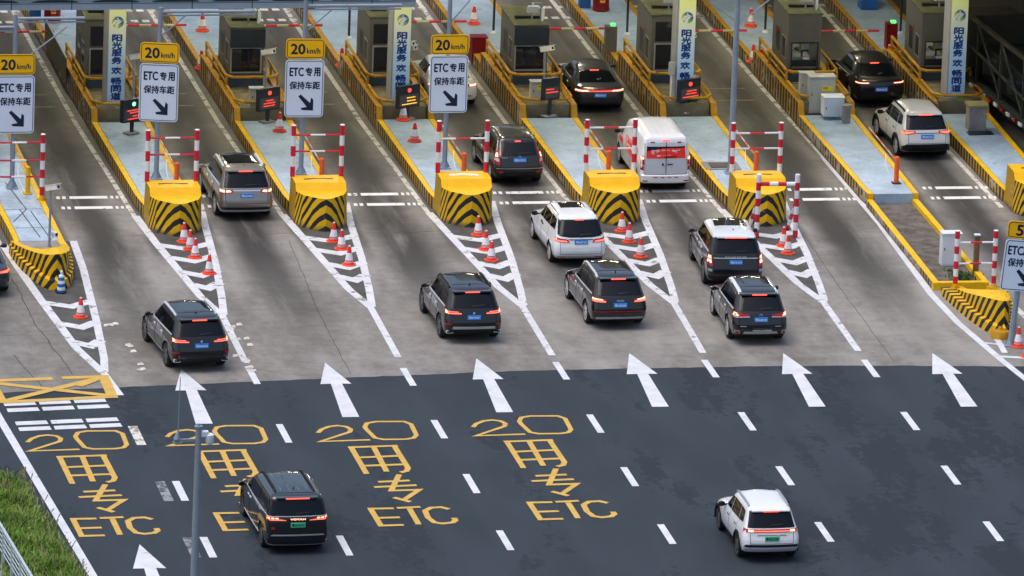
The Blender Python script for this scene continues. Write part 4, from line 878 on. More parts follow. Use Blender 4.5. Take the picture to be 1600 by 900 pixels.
def column(i, label):
    t = thing('banner_column', label, 'column', (CX[i]-.27+(0 if i < 5 else .03), 21.55, ZD-.01), group='banner-wrapped canopy columns')
    m = MB(); m.box(-.33, .33, -.45, .45, 0, 5.6); m.build('shaft', m_col, t, bevel=.015)
    m = MB(); m.box(-.27, .325, -.475, -.452, .02, 4.35); b = m.build('banner', m_banner, t); y = -.479; kc = .03
    for ch, z in zip('阳光服务欢畅同道', (2.86, 2.60, 2.33, 2.06, 1.69, 1.32, 1.04, .77)):
        lettering(ch, m_ink, b, kc-.01, z, y, .335, .24, .016)
    m = MB(); n = 28; m.add([(kc+.21*math.cos(2*math.pi*k/n), y, 3.42+.21*math.sin(2*math.pi*k/n)) for k in range(n)], [tuple(range(n))]); lg = m.build('emblem', m_logo, b)
    m = MB()
    for P in ([(-.10, -.20), (.0, -.21), (.02, -.08), (.13, .03), (.19, .05), (.05, .05), (-.08, -.05)], [(-.2, -.06), (-.17, -.12), (-.06, .0), (.1, .08), (.18, .08), (.02, .11), (-.12, .06)]):
        m.add([(kc+x, y-.003, 3.42+z) for x, z in P], [tuple(range(len(P)))])
    m.add([(kc+.03*math.cos(k*.7), y-.003, 3.42+.145+.03*math.sin(k*.7)) for k in range(9)], [tuple(range(9))]); m.build('road_curve', m_white, lg)
    def hill(cx, r, h, mat_, yy, z0=.02):
        m = MB(); P = [(max(-.27, min(.325, cx+r*math.cos(math.pi*k/14))), z0+h*math.sin(math.pi*k/14)) for k in range(15)]; m.add([(x, yy, z) for x, z in P], [tuple(range(15))]); m.build('printed_hill', mat_, b)
    hill(.28, .35, .55, m_hill_g, y); hill(-.18, .34, .58, m_hill_l, y-.0015); hill(.0, .42, .38, m_hill_b, y-.003)
column(1, 'leftmost banner column, beside the green-lit display board'); column(3, 'banner column left of the amber display board'); column(5, 'banner column right of the white van, a reader post before it'); column(7, 'rightmost banner column, behind the white compact SUV')

# ---------------------------------------------------------------- yellow rails round the booths
def rails(i, label):
    t = thing('guard_rail', label, 'guard rail', (CX[i], 0, 0), group='yellow tube rails round the booths')
    xa, xb = xl(22)+.13, xr(22)-.12; z = 1.02; zu = 1.36
    m = MB(); m.path([(xa, 23.0, z), (xa, 21.2, z), (xa+.28, YR+.35, z), (xb-.28, YR+.35, z), (xb, 21.2, z), (xb, 23.0, z)], .05, n=8); m.build('lower_rail', m_yellow_old, t, smooth=True)
    m = MB(); m.path([(xa-.02, 28, zu), (xa-.02, 23.3, zu), (xa+.2, 23.0, zu), (xb-.2, 23.0, zu), (xb, 23.3, zu), (xb, 26.5, zu)], .055, n=8); m.build('upper_rail', m_yellow_old, t, smooth=True)
    for x, ys in ((xa-.02, (23.2, 24.6, 26.2, 27.95)), (xb, (23.2, 24.8, 26.4))):
        for y in ys: m = MB(); m.box(x-.04, x+.04, y-.04, y+.04, ZR, zu-.05); m.build('post', m_yellow_old, t)
    m = MB(); m.path([(xa-.02, 28, 1.1), (xa-.02, 23.3, 1.1)], .035, n=6); m.build('middle_rail', m_yellow_old, t)
for i, lab in ((1, 'yellow rail round the first booth from the left'), (2, 'yellow rail round the booth with one grey cabinet'), (3, 'yellow rail round the booth behind the second banner column'), (4, 'yellow rail round the booth with the mossy roof'), (5, 'yellow rail round the booth behind the third banner column'), (6, 'yellow rail round the booth with the lit window'), (7, 'yellow rail round the rightmost booth')): rails(i, lab)
# fence panel of dark mesh on the first island
t = thing('mesh_panel', 'olive mesh fence with a pale top rail, left of the first booth', 'fence', (-10.7, 0, 0))
m = MB(); m.box(-.76, -.73, 25.9, 31.6, ZD, 1.35); m.build('mesh', pbr('fence_olive', (.12, .105, .055), .7, var=.2), t); m = MB(); m.box(-.775, -.715, 25.85, 31.65, 1.352, 1.4); m.build('top_rail', m_alu, t)

# ---------------------------------------------------------------- canopy over the lanes
t = thing('canopy', 'grey canopy roof edge with panel joints across the top left', 'canopy', (0, 0, 0))
m = MB(); m.box(-60, -1.0, 14.5, 14.9, 5.96, 6.398); f_ = m.build('fascia', m_fascia, t)
m = MB()
for k in range(22):
    x = -46+k*2.07; m.box(x-.015, x+.015, 14.492, 14.499, 5.96, 6.398)
m.box(-60, -1.02, 14.493, 14.499, 6.17, 6.185); m.build('panel_joint', m_fascia_d, f_)
m = MB()
for k in range(22):
    x = -45.5+k*2.07; P = [(x+1.0+.82*math.cos(math.pi*q/10), 6.22+.10*math.sin(math.pi*q/10)) for q in range(11)]
    m.add([(px_, 14.488, pz) for px_, pz in P], [tuple(range(11))])
m.build('arched_recess', m_fascia_d, f_)
m = MB(); m.box(-60, -1.0, 14.40, 14.91, 6.40, 7.2); m.build('upper_band', m_fascia_d, f_)
m = MB(); m.box(-60, 70, 15.2, 36.5, 6.9, 7.5); m.box(7.6, 70, 36.501, 80, 6.9, 7.5); m.build('roof_slab', m_soffit, t)  # right half extended far back out of view, to darken the decks below
for x in [CX[i]+2.5 for i in range(7)]:
    for y in (19.5, 25.5, 32): m = MB(); m.box(x-.3, x+.3, y-.3, y+.3, 6.82, 6.895); m.build('ceiling_lamp', m_lamp, t)
# ================================================================ VEHICLES
def paint(name, col, metal=0, rough=.3):
    m, t, b = nodes(name); p = world_pos(t)
    c = mix(t, noise(t, p, 5, 5), tuple(x*.93 for x in col), tuple(min(1, x*1.05) for x in col))
    sz = t.nodes.new('ShaderNodeSeparateXYZ'); t.links.new(p, sz.inputs[0])
    dust = math_(t, 'MULTIPLY', sstep(t, math_(t, 'ADD', sz.outputs[2], math_(t, 'MULTIPLY', noise(t, p, 4, 4), .3)), .75, .3), .30 if max(col) > .1 else .02)   # road dust on the sills
    c = mix(t, dust, c, (.12, .11, .10))
    t.links.new(c, b.inputs['Base Color']); b.inputs['Metallic'].default_value = metal; b.inputs['Roughness'].default_value = rough
    b.inputs['Coat Weight'].default_value = 1.0; b.inputs['Coat Roughness'].default_value = .03; b.inputs['Specular IOR Level'].default_value = .3; return m
P_BLACK = paint('black_car_paint', (.004, .004, .008)); P_NAVY = paint('blue_black_car_paint', (.010, .014, .026)); P_WHITE = paint('white_car_paint', (.78, .80, .83)); P_PEARL = paint('pearl_white_paint', (.66, .66, .64)); P_SILV = paint('bronze_grey_metallic', (.33, .30, .28), .75, .32); P_GREY = paint('dark_grey_metallic', (.035, .042, .05), .4)
P_GREEN = paint('green_black_paint', (.012, .014, .013)); P_SILROOF = paint('silver_roof_paint', (.70, .74, .80), .1)
m_glass = glass('car_glass', (.003, .005, .009), 0); m_glass.node_tree.nodes['Principled BSDF'].inputs['Specular IOR Level'].default_value = .28
m_roofglass = glass('car_roof_glass', (.006, .008, .011), 0); m_roofglass.node_tree.nodes['Principled BSDF'].inputs['IOR'].default_value = 1.9
m_trim = pbr('car_trim_plastic', (.013, .013, .015), .6, var=.15); m_chrome = pbr('car_chrome', (.62, .64, .68), .3, .2, var=.05); m_silver_pl = pbr('car_silver_trim', (.40, .43, .47), .35, .5, var=.06)
m_rim = pbr('wheel_rim_silver', (.55, .56, .58), .35, .25, var=.08); m_rim_d = pbr('wheel_rim_dark', (.17, .17, .18), .35, .6, var=.1); m_arch = pbr('wheel_arch_black', (.008, .008, .008), .9, var=.1)
m_tl = emit('tail_lamp_red', (1, .012, .02), .12, (.24, .004, .008), .15); m_tlb = emit('tail_lamp_bright', (1, .13, .075), 2.3, (.4, .02, .02)); m_tlw = emit('brake_lamp_glow', (1, .36, .22), 3.2, (.5, .05, .03)); m_brake = emit('high_brake_lamp', (1, .10, .06), 1.9, (.4, .02, .02)); m_refl = pbr('reflector_red', (.34, .01, .015), .25, var=.1)
m_plate_b = pbr('plate_blue', (.014, .25, .88), .4, var=.05); m_plate_g = pbr('plate_green', (.07, .50, .26), .4, var=.05); m_plate_t = pbr('plate_letters', (.80, .84, .88), .4, var=.03); m_plate_k = pbr('plate_letters_dark', (.01, .02, .015), .4, var=.03)
m_seam = pbr('panel_gap', (.01, .01, .01), .8, var=.1); m_seam_w = pbr('panel_gap_soft', (.12, .12, .125), .8, var=.1)
MATC = dict(glass=m_glass, roof=m_roofglass, trim=m_trim, chrome=m_chrome, silver=m_silver_pl, tl=m_tl, tlb=m_tlb, tlw=m_tlw, refl=m_refl, seam=m_seam, seamw=m_seam_w, white=m_white, k=m_black, silroof=P_SILROOF, red=pbr('van_red_print', (.76, .035, .03), .5, var=.05), navy=P_NAVY, clearlamp=pbr('lamp_clear', (.55, .55, .55), .2, var=.05))

def lerp(tab, z):
    if z <= tab[0][0]: return tab[0][1]
    for (a, u), (b, v) in zip(tab, tab[1:]):
        if z <= b: return u+(v-u)*(z-a)/(b-a)
    return tab[-1][1]
def body_bm(S):
    L, W, H = S['L'], S['W'], S['H']; rear, front, width = S['rear'], S['front'], S['width']
    zs = sorted({round(z, 4) for tab in (rear, front, width) for z, _ in tab} | {round(.3+.08*k, 4) for k in range(int((H-.36)/.08))})
    zs = [z for k, z in enumerate(zs) if k == 0 or z-zs[k-1] > .004]
    bm = bmesh.new(); rings = []
    for z in zs:
        yr = -L/2+lerp(rear, z); yf = L/2-lerp(front, z); hw = W/2*lerp(width, z); ln = yf-yr
        rc = min(S.get('rc', .26), hw*.8, ln*.35); fc = min(S.get('fc', .5)*(1 if z < S['belt'] else max(.4, 1-.6*(z-S['belt'])/(S['H']-S['belt']))), hw*.9, ln*.4); bw = S.get('bow', .06); pts = []
        for k in range(6): x = (hw-rc)*k/6; pts.append((x, yr+bw*(x/hw)**2))
        b0 = yr+bw*((hw-rc)/hw)**2
        for k in range(8): a_ = math.pi/2*k/7; e = .85; pts.append((hw-rc+rc*math.sin(a_)**e, b0+rc*(1-math.cos(a_)**e)))
        f0 = yf-.10
        for k in range(1, 18): pts.append((hw, b0+rc+(f0-fc-b0-rc)*k/18))
        for k in range(8): a_ = math.pi/2*k/7; pts.append((hw-fc+fc*math.cos(a_), f0-fc+fc*math.sin(a_)))
        for k in range(1, 6): x = (hw-fc)*(1-k/5); pts.append((x, f0+.10*(1-(x/max(.01, hw-fc))**2)))
        pts = [(x*(1-.045*(2*y/L)**2), y) for x, y in pts]
        ring = [(x, y) for x, y in pts]+[(-x, y) for x, y in reversed(pts[1:-1])]
        rings.append([bm.verts.new((x, y, z)) for x, y in ring])
    n = len(rings[0])
    for a_, b_ in zip(rings, rings[1:]):
        for k in range(n): bm.faces.new((a_[k], b_[k], b_[(k+1) % n], a_[(k+1) % n]))
    bm.faces.new(rings[0]); bm.faces.new(list(reversed(rings[-1])))
    bmesh.ops.recalc_face_normals(bm, faces=bm.faces)
    return bm
def arch_cut(bm, S):
    """cut real wheel arches out of the closed body with a boolean"""
    me = bpy.data.meshes.new('cut'); bm.to_mesh(me); ob = link('cut', me); c = MB(); r = S['r']+.055
    for sx in (-1, 1):
        for ya in S['axles']: c.tube((sx*(S['W']/2-.30), ya, S['r']), (sx*(S['W']/2+.3), ya, S['r']), r, n=28)
    co = c.build('cutter', m_arch); md = ob.modifiers.new('b', 'BOOLEAN'); md.object = co; md.operation = 'DIFFERENCE'; md.solver = 'EXACT'
    out = bpy.data.meshes.new_from_object(ob.evaluated_get(bpy.context.evaluated_depsgraph_get()))
    bpy.data.objects.remove(ob); bpy.data.objects.remove(co); return out
def decal(bvh, view, poly, off, step=.07, ylim=None):
    bm = bmesh.new(); f = bm.faces.new([bm.verts.new((u, v, 0)) for u, v in poly]); bmesh.ops.triangulate(bm, faces=[f])
    us = [p[0] for p in poly]; vs = [p[1] for p in poly]
    for ax, lo, hi in ((0, min(us), max(us)), (1, min(vs), max(vs))):
        q = lo+step
        while q < hi-1e-3:
            no = Vector((1, 0, 0)) if ax == 0 else Vector((0, 1, 0))
            bmesh.ops.bisect_plane(bm, geom=bm.verts[:]+bm.edges[:]+bm.faces[:], plane_co=no*q, plane_no=no, dist=1e-5); q += step
    sgn = {'rear': None, 'front': None, 'top': None}
    for v in bm.verts:
        u, w_ = v.co.x, v.co.y
        o, d_ = {'rear': (Vector((u, -12, w_)), Vector((0, 1, 0))), 'front': (Vector((u, 12, w_)), Vector((0, -1, 0))), 'left': (Vector((-12, u, w_)), Vector((1, 0, 0))), 'right': (Vector((12, u, w_)), Vector((-1, 0, 0))), 'top': (Vector((u, w_, 12)), Vector((0, 0, -1)))}[view]
        h, nrm, _, _ = bvh.ray_cast(o, d_)
        if view == 'rear' and ylim is not None:      # wrap round the corner but do not run along the side
            for _k in range(60):
                if h is not None and h.y <= ylim: break
                o.x *= .985; h, nrm, _, _ = bvh.ray_cast(o, d_)
        if h is None:
            h, nrm, _, _ = bvh.find_nearest(o+d_*(12-({'rear': 2.3, 'front': 2.3, 'left': .9, 'right': .9, 'top': -1.5}[view])))
        v.co = h-d_*off*.6+nrm*off*.7
    want = -d_
    bm.normal_update()
    if sum((f.normal.dot(want)) for f in bm.faces) < 0: bmesh.ops.reverse_faces(bm, faces=bm.faces[:])
    # give the piece real thickness: fold its rim back into the body
    be = [e for e in bm.edges if e.is_boundary]; r = bmesh.ops.extrude_edge_only(bm, edges=be)
    for v in [g_ for g_ in r['geom'] if isinstance(g_, bmesh.types.BMVert)]: v.co += d_*(off+.012)
    bmesh.ops.recalc_face_normals(bm, faces=bm.faces[:])
    bm.normal_update()
    me = bpy.data.meshes.new('panel'); bm.to_mesh(me); bm.free()
    for p in me.polygons: p.use_smooth = True
    me.set_sharp_from_angle(angle=R(40)); return me
WHEEL = {}
def wheel_meshes(r, wd, dark):
    key = (r, wd, dark)
    if key in WHEEL: return WHEEL[key]
    m = MB(); rr = r*.70
    prof = [(rr, -wd/2+.01), (r*.92, -wd/2), (r*.985, -wd/2+.03), (r, -wd/2+.07), (r, wd/2-.07), (r*.985, wd/2-.03), (r*.92, wd/2), (rr, wd/2-.01)]
    n = 30; vs = [(x, p*math.cos(2*math.pi*k/n), p*math.sin(2*math.pi*k/n)) for p, x in prof for k in range(n)]
    m.add(vs, [(i*n+k, (i+1)*n+k, (i+1)*n+(k+1) % n, i*n+(k+1) % n) for i in range(len(prof)-1) for k in range(n)])
    o = m.build('tyre', m_rubber, smooth=True); ty = o.data; bpy.data.objects.remove(o)
    m = MB(); ro, ri = r*.72, r*.66; x0, x1 = wd/2-.035, wd/2-.005
    for k in range(n):     # outer lip
        a_, b_ = 2*math.pi*k/n, 2*math.pi*(k+1)/n
        P = lambda rad, x, an: (x, rad*math.cos(an), rad*math.sin(an))
        m.add([P(ro, x1, a_), P(ro, x1, b_), P(ri, x1-.01, b_), P(ri, x1-.01, a_)], [(0, 1, 2, 3)]); m.add([P(ri, x1-.01, a_), P(ri, x1-.01, b_), P(ri*.98, -.02, b_), P(ri*.98, -.02, a_)], [(0, 1, 2, 3)], 1)
    m.add([(-.01, ri*math.cos(2*math.pi*k/n), ri*math.sin(2*math.pi*k/n)) for k in range(n)], [tuple(range(n))], 1)
    for k in range(5):
        for da in (-.17, .17):
            a_ = 2*math.pi*k/5+da; ca, sa = math.cos(a_), math.sin(a_); t_ = .045*r/.36
            P = lambda rad, off: (rad*ca-off*sa, rad*sa+off*ca)
            q = [P(.05, -t_*.8), P(ri, -t_), P(ri, t_), P(.05, t_*.8)]
            m.add([(x1-.005, *q[0]), (x1-.02, *q[1]), (x1-.02, *q[2]), (x1-.005, *q[3]), (x1-.05, *q[0]), (x1-.05, *q[1]), (x1-.05, *q[2]), (x1-.05, *q[3])], [(0, 1, 2, 3), (0, 4, 5, 1), (2, 6, 7, 3)])
    m.tube((x1-.05, 0, 0), (x1+.002, 0, 0), .06, n=12)
    o = m.build('rim', [m_rim_d if dark else m_rim, m_arch]); rim = o.data; bpy.data.objects.remove(o)
    WHEEL[key] = (ty, rim); return ty, rim
def mirror_poly(p): return [(-u, v) for u, v in reversed(p)]
def car(S):
    a_ = S['W']/2; L = S['L']; ya = -L/2+S['roh']; S['axles'] = (ya, ya+S['wb'])
    t = thing(S['name'], S['label'], S['cat'], S['loc'], S['yaw'], 'vehicles driving through the toll plaza')
    bm = body_bm(S); bvh = BVHTree.FromBMesh(bm); me = arch_cut(bm, S); bm.free()
    me.name = 'body'; me.materials.clear()
    for m in (S['paint'], m_arch, S.get('roofpaint', S['paint'])): me.materials.append(m)
    for p in me.polygons:
        p.use_smooth = True; c = p.center; p.material_index = 0
        if c.z < .295 or any(abs(math.hypot(c.y-y, c.z-S['r'])-(S['r']+.055)) < .012 and abs(c.x) > a_-.34 for y in S['axles']) or any(math.hypot(c.y-y, c.z-S['r']) < S['r']+.05 and abs(c.x) < a_-.28 for y in S['axles']): p.material_index = 1
        elif 'roofpaint' in S and c.z > S['H']-S.get('roofz', .12): p.material_index = 2
    me.set_sharp_from_angle(angle=R(32)); body = link('body', me, t)
    def put(name, view, poly, mat_, off=.006, parent=t, both=False):
        views = [view] if not both else ({'rear': ['rear', 'rearm'], 'side': ['left', 'right'], 'top': ['top', 'topm']}[view])
        for v in views:
            p = mirror_poly(poly) if v in ('rearm', 'topm') else poly; vv = v.replace('rearm', 'rear').replace('topm', 'top')
            vv = 'left' if vv == 'side' else vv
            d_ = decal(bvh, vv, p, off, ylim=-L/2+.42+(.9 if 'window' in name else 0)); d_.materials.append(MATC.get(mat_, mat_) if isinstance(mat_, str) else mat_); d_.name = name; link(name, d_, parent)
    F = lambda poly: [(x*a_, z) for x, z in poly]
    rw = S.get('rear_win')
    if rw:
        if S.get('rear_surround', True): put('rear_window_surround', 'rear', F([(x*1.05, z+(.035 if z > S['belt']+.1 else -.03)) for x, z in rw]), 'k', .004)
        put('rear_window', 'rear', F(rw), 'glass', .011)
        z0 = min(z for _, z in rw); put('rear_wiper', 'rear', [(-.05, z0+.03), (.36, z0+.06), (.36, z0+.085), (-.05, z0+.06)], 'k', .025)
    for p in S['side_win']: put('side_window', 'side', p, 'glass', .007, both=True)
    for p, m_, nm in S.get('side', []): put(nm, 'side', p, m_, .010, both=True)
    for e in S.get('rear_dec', []): put(e[2], 'rear', F(e[0]), e[1], e[4] if len(e) > 4 else .010, both=e[3])
    for p, m_, nm in S.get('top', []): put(nm, 'top', [(x*a_, y) for x, y in p], m_, .007)
    put('windscreen', 'front', F([(-.76, S['belt']), (.76, S['belt']), (.60, S['H']-.24), (-.60, S['H']-.24)]), 'glass', .008)
    put('headlamp', 'front', F([(.52, .70), (.93, .74), (.93, .84), (.55, .80)]), 'clearlamp', .01); put('headlamp', 'front', F(mirror_poly([(.52, .70), (.93, .74), (.93, .84), (.55, .80)])), 'clearlamp', .01)
    put('grille', 'front', F([(-.42, .50), (.42, .50), (.45, .78), (-.45, .78)]), 'k', .01)
    # number plate on the real surface
    if 'plate' in S:
        body_t, zc, green = S['plate']; h, nr, _, _ = bvh.ray_cast(Vector((0, -12, zc)), Vector((0, 1, 0))); y = h.y-.035
        px_ = S.get('platex', 0)
        m = MB(); m.box(px_-.22, px_+.22, y, y+.04, zc-.07, zc+.07); pl = m.build('number_plate', m_plate_g if green else m_plate_b, t)
        lettering(body_t, m_plate_k if green else m_plate_t, pl, px_, zc, y-.003, .37, .085, .003)
    for txt, zc, w_, h_, mt, x in S.get('badges', []):
        hh, nr, _, _ = bvh.ray_cast(Vector((x, -12, zc)), Vector((0, 1, 0))); lettering(txt, MATC.get(mt, m_chrome), t, x, zc, hh.y-.014, w_, h_, .003)
    if 'emblem' in S:
        kind, zc = S['emblem']; hh, _, _, _ = bvh.ray_cast(Vector((0, -12, zc)), Vector((0, 1, 0))); m = MB(); y = hh.y-.012
        rings_ = {'disc': [(0, .035, 0)], 'rings4': [(-.085, .036, .025), (-.03, .036, .025), (.03, .036, .025), (.085, .036, .025)], 'oval': [(0, .05, .038)]}[kind]
        for cx_, ro, ri in rings_:
            if ri: 
                for k in range(16):
                    p_, q_ = k*math.pi/8, (k+1)*math.pi/8; m.add([(cx_+ro*math.cos(p_), y, zc+ro*.85*math.sin(p_)), (cx_+ro*math.cos(q_), y, zc+ro*.85*math.sin(q_)), (cx_+ri*math.cos(q_), y, zc+ri*.8*math.sin(q_)), (cx_+ri*math.cos(p_), y, zc+ri*.8*math.sin(p_))], [(0, 1, 2, 3)])
            else: m.tube((cx_, y+.01, zc), (cx_, y, zc), ro, n=14)
        m.build('emblem', m_chrome, t)
    # high brake lamp on the spoiler lip
    if S.get('brake'):
        z, hw_, dy = S['brake']; hh, _, _, _ = bvh.ray_cast(Vector((0, -12, z)), Vector((0, 1, 0)))
        if S.get('spoiler', True):
            m = MB(); ys_ = hh.y; w2 = a_*.66
            m.add([(-w2, ys_+.22, z+.045), (w2, ys_+.22, z+.045), (w2*.96, ys_-dy, z+.03), (-w2*.96, ys_-dy, z+.03), (-w2, ys_+.22, z-.03), (w2, ys_+.22, z-.03), (w2*.96, ys_-dy, z-.012), (-w2*.96, ys_-dy, z-.012)], [(0, 1, 2, 3), (7, 6, 5, 4), (3, 2, 6, 7), (0, 3, 7, 4), (1, 5, 6, 2), (0, 4, 5, 1)])
            m.build('spoiler', S.get('roofpaint', S['paint']), t, bevel=.01); yb = ys_-dy
        else: yb = hh.y-.012
        m = MB(); m.box(-hw_, hw_, yb-.012, yb+.02, z-.012, z+.024); m.build('brake_lamp', m_brake, t)
    # wheels
    ty, rim = wheel_meshes(S['r'], .25, S.get('darkrim', False))
    for sx in (-1, 1):
        for y in S['axles']:
            w_ = link('wheel', ty, t, (sx*(a_-.145-S.get('inset', 0)), y, S['r'])); rm = link('rim', rim, w_)
            if sx < 0: w_.rotation_euler = (0, 0, math.pi)
    # mirrors
    for sx in (-1, 1):
        my = S['mirror'][0]; mz = S['mirror'][1]
        m = MB(); n = 12
        vs = []
        for i, (dy, s_) in enumerate(((-.09, .82), (-.07, 1), (0, .98), (.07, .75), (.11, .3))):
            for k in range(n): an = 2*math.pi*k/n; vs.append((sx*(a_*.98+.10)+.105*s_*math.copysign(abs(math.cos(an))**.7, math.cos(an)), my+dy, mz+.072*s_*math.copysign(abs(math.sin(an))**.7, math.sin(an))))
        m.add(vs, [(i*n+k, i*n+(k+1) % n, (i+1)*n+(k+1) % n, (i+1)*n+k) for i in range(4) for k in range(n)]+[tuple(range(n)), tuple(reversed(range(4*n, 5*n)))]); m.box(min(sx*a_*.86, sx*(a_+.02)), max(sx*a_*.86, sx*(a_+.02)), my-.03, my+.03, mz-.05, mz-.01)
        m.build('wing_mirror', S.get('mirrormat', S['paint']), t, smooth=True)
    # roof rails
    if 'rails' in S:
        y0, y1, xr_, mt = S['rails']
        for sx in (-1, 1):
            pts = []
            for k in range(9):
                y = y0+(y1-y0)*k/8; hh, _, _, _ = bvh.ray_cast(Vector((sx*xr_*a_, y, 12)), Vector((0, 0, -1))); pts.append((sx*xr_*a_, y, hh.z+(.035 if 0 < k < 8 else .0)))
            m = MB(); m.path(pts, .038, n=6); m.build('roof_rail', MATC.get(mt, m_trim), t, smooth=True)
    if S.get('fin', True):
        y = S.get('finy', -L/2+1.05); hh, _, _, _ = bvh.ray_cast(Vector((0, y, 12)), Vector((0, 0, -1))); m = MB(); z = hh.z-.005
        m.add([(-.03, y-.08, z), (.03, y-.08, z), (0, y+.10, z), (0, y-.07, z+.07)], [(0, 1, 3), (1, 2, 3), (2, 0, 3)]); m.build('antenna_fin', S.get('finmat', S['paint']), t)
    # exhaust tips
    for x, z in S.get('exhaust', []):
        for sx in (-1, 1):
            hh, _, _, _ = bvh.ray_cast(Vector((sx*x*a_, -12, z)), Vector((0, 1, 0))); 
            if hh is None: continue
            m = MB(); y = hh.y; m.box(sx*x*a_-.11, sx*x*a_+.11, y-.03, y+.05, z-.045, z+.045, 0); m.box(sx*x*a_-.085, sx*x*a_+.085, y-.034, y-.0305, z-.028, z+.028, 1); m.build('exhaust_tip', [m_chrome, m_arch], t)
    # door and tailgate joints
    sm = 'seamw' if S['paint'] in (P_WHITE, P_PEARL) else 'seam'; b = S['belt']
    for y in S.get('doors', ()):
        put('door_joint', 'side', [(y-.008, .42), (y+.008, .42), (y+.008, b), (y-.008, b)], sm, .004, both=True)
    for y in S.get('handles', ()):
        put('door_handle', 'side', [(y, b-.17), (y+.2, b-.16), (y+.2, b-.13), (y, b-.14)], S.get('handlemat', 'chrome' if S['paint'] not in (P_WHITE, P_PEARL) else 'seamw'), .018, both=True)
    tg = S.get('tailgate')
    if tg:
        z0, z1, x = tg
        put('tailgate_joint', 'rear', [(-x*a_, z0), (x*a_, z0), (x*a_, z0+.016), (-x*a_, z0+.016)], sm, .004)
        put('tailgate_joint', 'rear', [(x*a_, z0), (x*a_+.014, z0), (x*a_+.014, z1), (x*a_, z1)], sm, .004, both=True)
    return t

def suv(H, belt, rake, L, W, **k):
    b0 = .13; S = dict(H=H, belt=belt, L=L, W=W, r=.37, rc=.27, fc=.55, bow=.07, cat='SUV', name='suv_car')
    S['rear'] = [(.24, .34), (.33, .14), (.44, .03), (.58, 0), (.72, .015), (.85, .05), (1.0, .085), (belt, b0), (H-.17, b0+rake), (H-.10, b0+rake+.05), (H-.06, b0+rake+.11), (H-.03, b0+rake+.27), (H, b0+rake+.72)]
    S['front'] = [(.24, .30), (.38, .06), (.58, 0), (.76, .06), (.88, .22), (.97, .62), (1.03, 1.12), (belt, 1.32), (H-.13, 2.05), (H-.06, 2.2), (H-.03, 2.3), (H, 2.55)]
    S['front'] = [(z, v if v < .5 else v*L/4.9) for z, v in S['front']]
    S['width'] = [(.24, .86), (.33, .945), (.48, .985), (.68, 1.0), (.84, .985), (.98, .95), (belt, .915), (H-.16, .765), (H-.09, .725), (H-.045, .66), (H-.018, .56), (H, .36)]
    yb = belt+.035; yt = H-.165
    S['side_win'] = [[(L/2-1.55, yb), (L/2-2.38, yb+.005), (L/2-2.38, yt-.01), (L/2-2.2, yt-.03)], [(L/2-2.44, yb+.005), (L/2-3.38, yb+.02), (L/2-3.3, yt), (L/2-2.44, yt-.005)], [(L/2-3.44, yb+.02), (-L/2+.62, yb+.06), (-L/2+.60+rake*.5, yt-.05), (-L/2+.72+rake*.6, yt-.02), (L/2-3.36, yt)]]
    S['rear_win'] = [(-.76, belt+.05), (.76, belt+.05), (.655, H-.17), (-.655, H-.17)]
    S['mirror'] = (L/2-1.72, belt+.02); S['brake'] = (H-.115, .24, .10); S['doors'] = (L/2-1.30, L/2-2.42, L/2-3.42); S['handles'] = (L/2-2.34, L/2-3.30); S['tailgate'] = (.62, belt+.02, .74)
    S['side'] = [([(L/2-1.45, belt-.012), (-L/2+.58, belt+.012), (-L/2+.56, belt+.044), (L/2-1.5, belt+.024)], 'chrome', 'window_trim')]
    S.update(k); return S
YAW = dict
def at(wx, wy, W, L, roh, yaw):
    """place a car from the ground contact of its left rear wheel"""
    a_ = R(yaw); lx, ly = -(W/2-.03), -L/2+roh-.10
    return (wx-(lx*math.cos(a_)-ly*math.sin(a_)), wy-(lx*math.sin(a_)+ly*math.cos(a_)), 0.0045)
CARS = []
# --- people carrier, black, lower left
S = suv(1.80, 1.16, .20, 5.25, 1.94, name='people_carrier', cat='people carrier', roh=1.02, wb=3.2, paint=P_BLACK, yaw=1.5, label='black people carrier with a green number plate, driving over the yellow road lettering', plate=('粤GF16272', .93, True), darkrim=True)
S['rear'] = [(.20, .22), (.30, .06), (.42, .0), (.62, 0), (.78, .02), (1.0, .05), (1.16, .08), (1.62, .26), (1.70, .31), (1.74, .38), (1.77, .6), (1.80, 1.3)]
S['width'] = [(.20, .90), (.3, .97), (.48, 1.0), (.7, 1.0), (1.0, .985), (1.16, .96), (1.62, .865), (1.70, .83), (1.755, .75), (1.785, .56), (1.8, .25)]
S['front'] = [(.2, .2), (.35, .03), (.6, 0), (.85, .06), (.98, .25), (1.06, .7), (1.16, 1.05), (1.66, 2.05), (1.74, 2.25), (1.77, 2.4), (1.8, 2.65)]
S['side_win'] = [[(1.35, 1.2), (.35, 1.2), (.35, 1.64), (.55, 1.62)], [(.29, 1.2), (-.95, 1.2), (-.95, 1.65), (.29, 1.65)], [(-1.0, 1.2), (-2.32, 1.2), (-2.2, 1.64), (-1.0, 1.65)]]
S['side'] = [([(1.45, 1.165), (-2.45, 1.165), (-2.45, 1.19), (1.45, 1.19)], 'chrome', 'window_trim'), ([(1.3, .33), (-1.2, .33), (-1.2, .36), (1.3, .36)], 'chrome', 'sill_trim')]
S['rear_win'] = [(-.86, 1.22), (.86, 1.22), (.76, 1.62), (-.76, 1.62)]
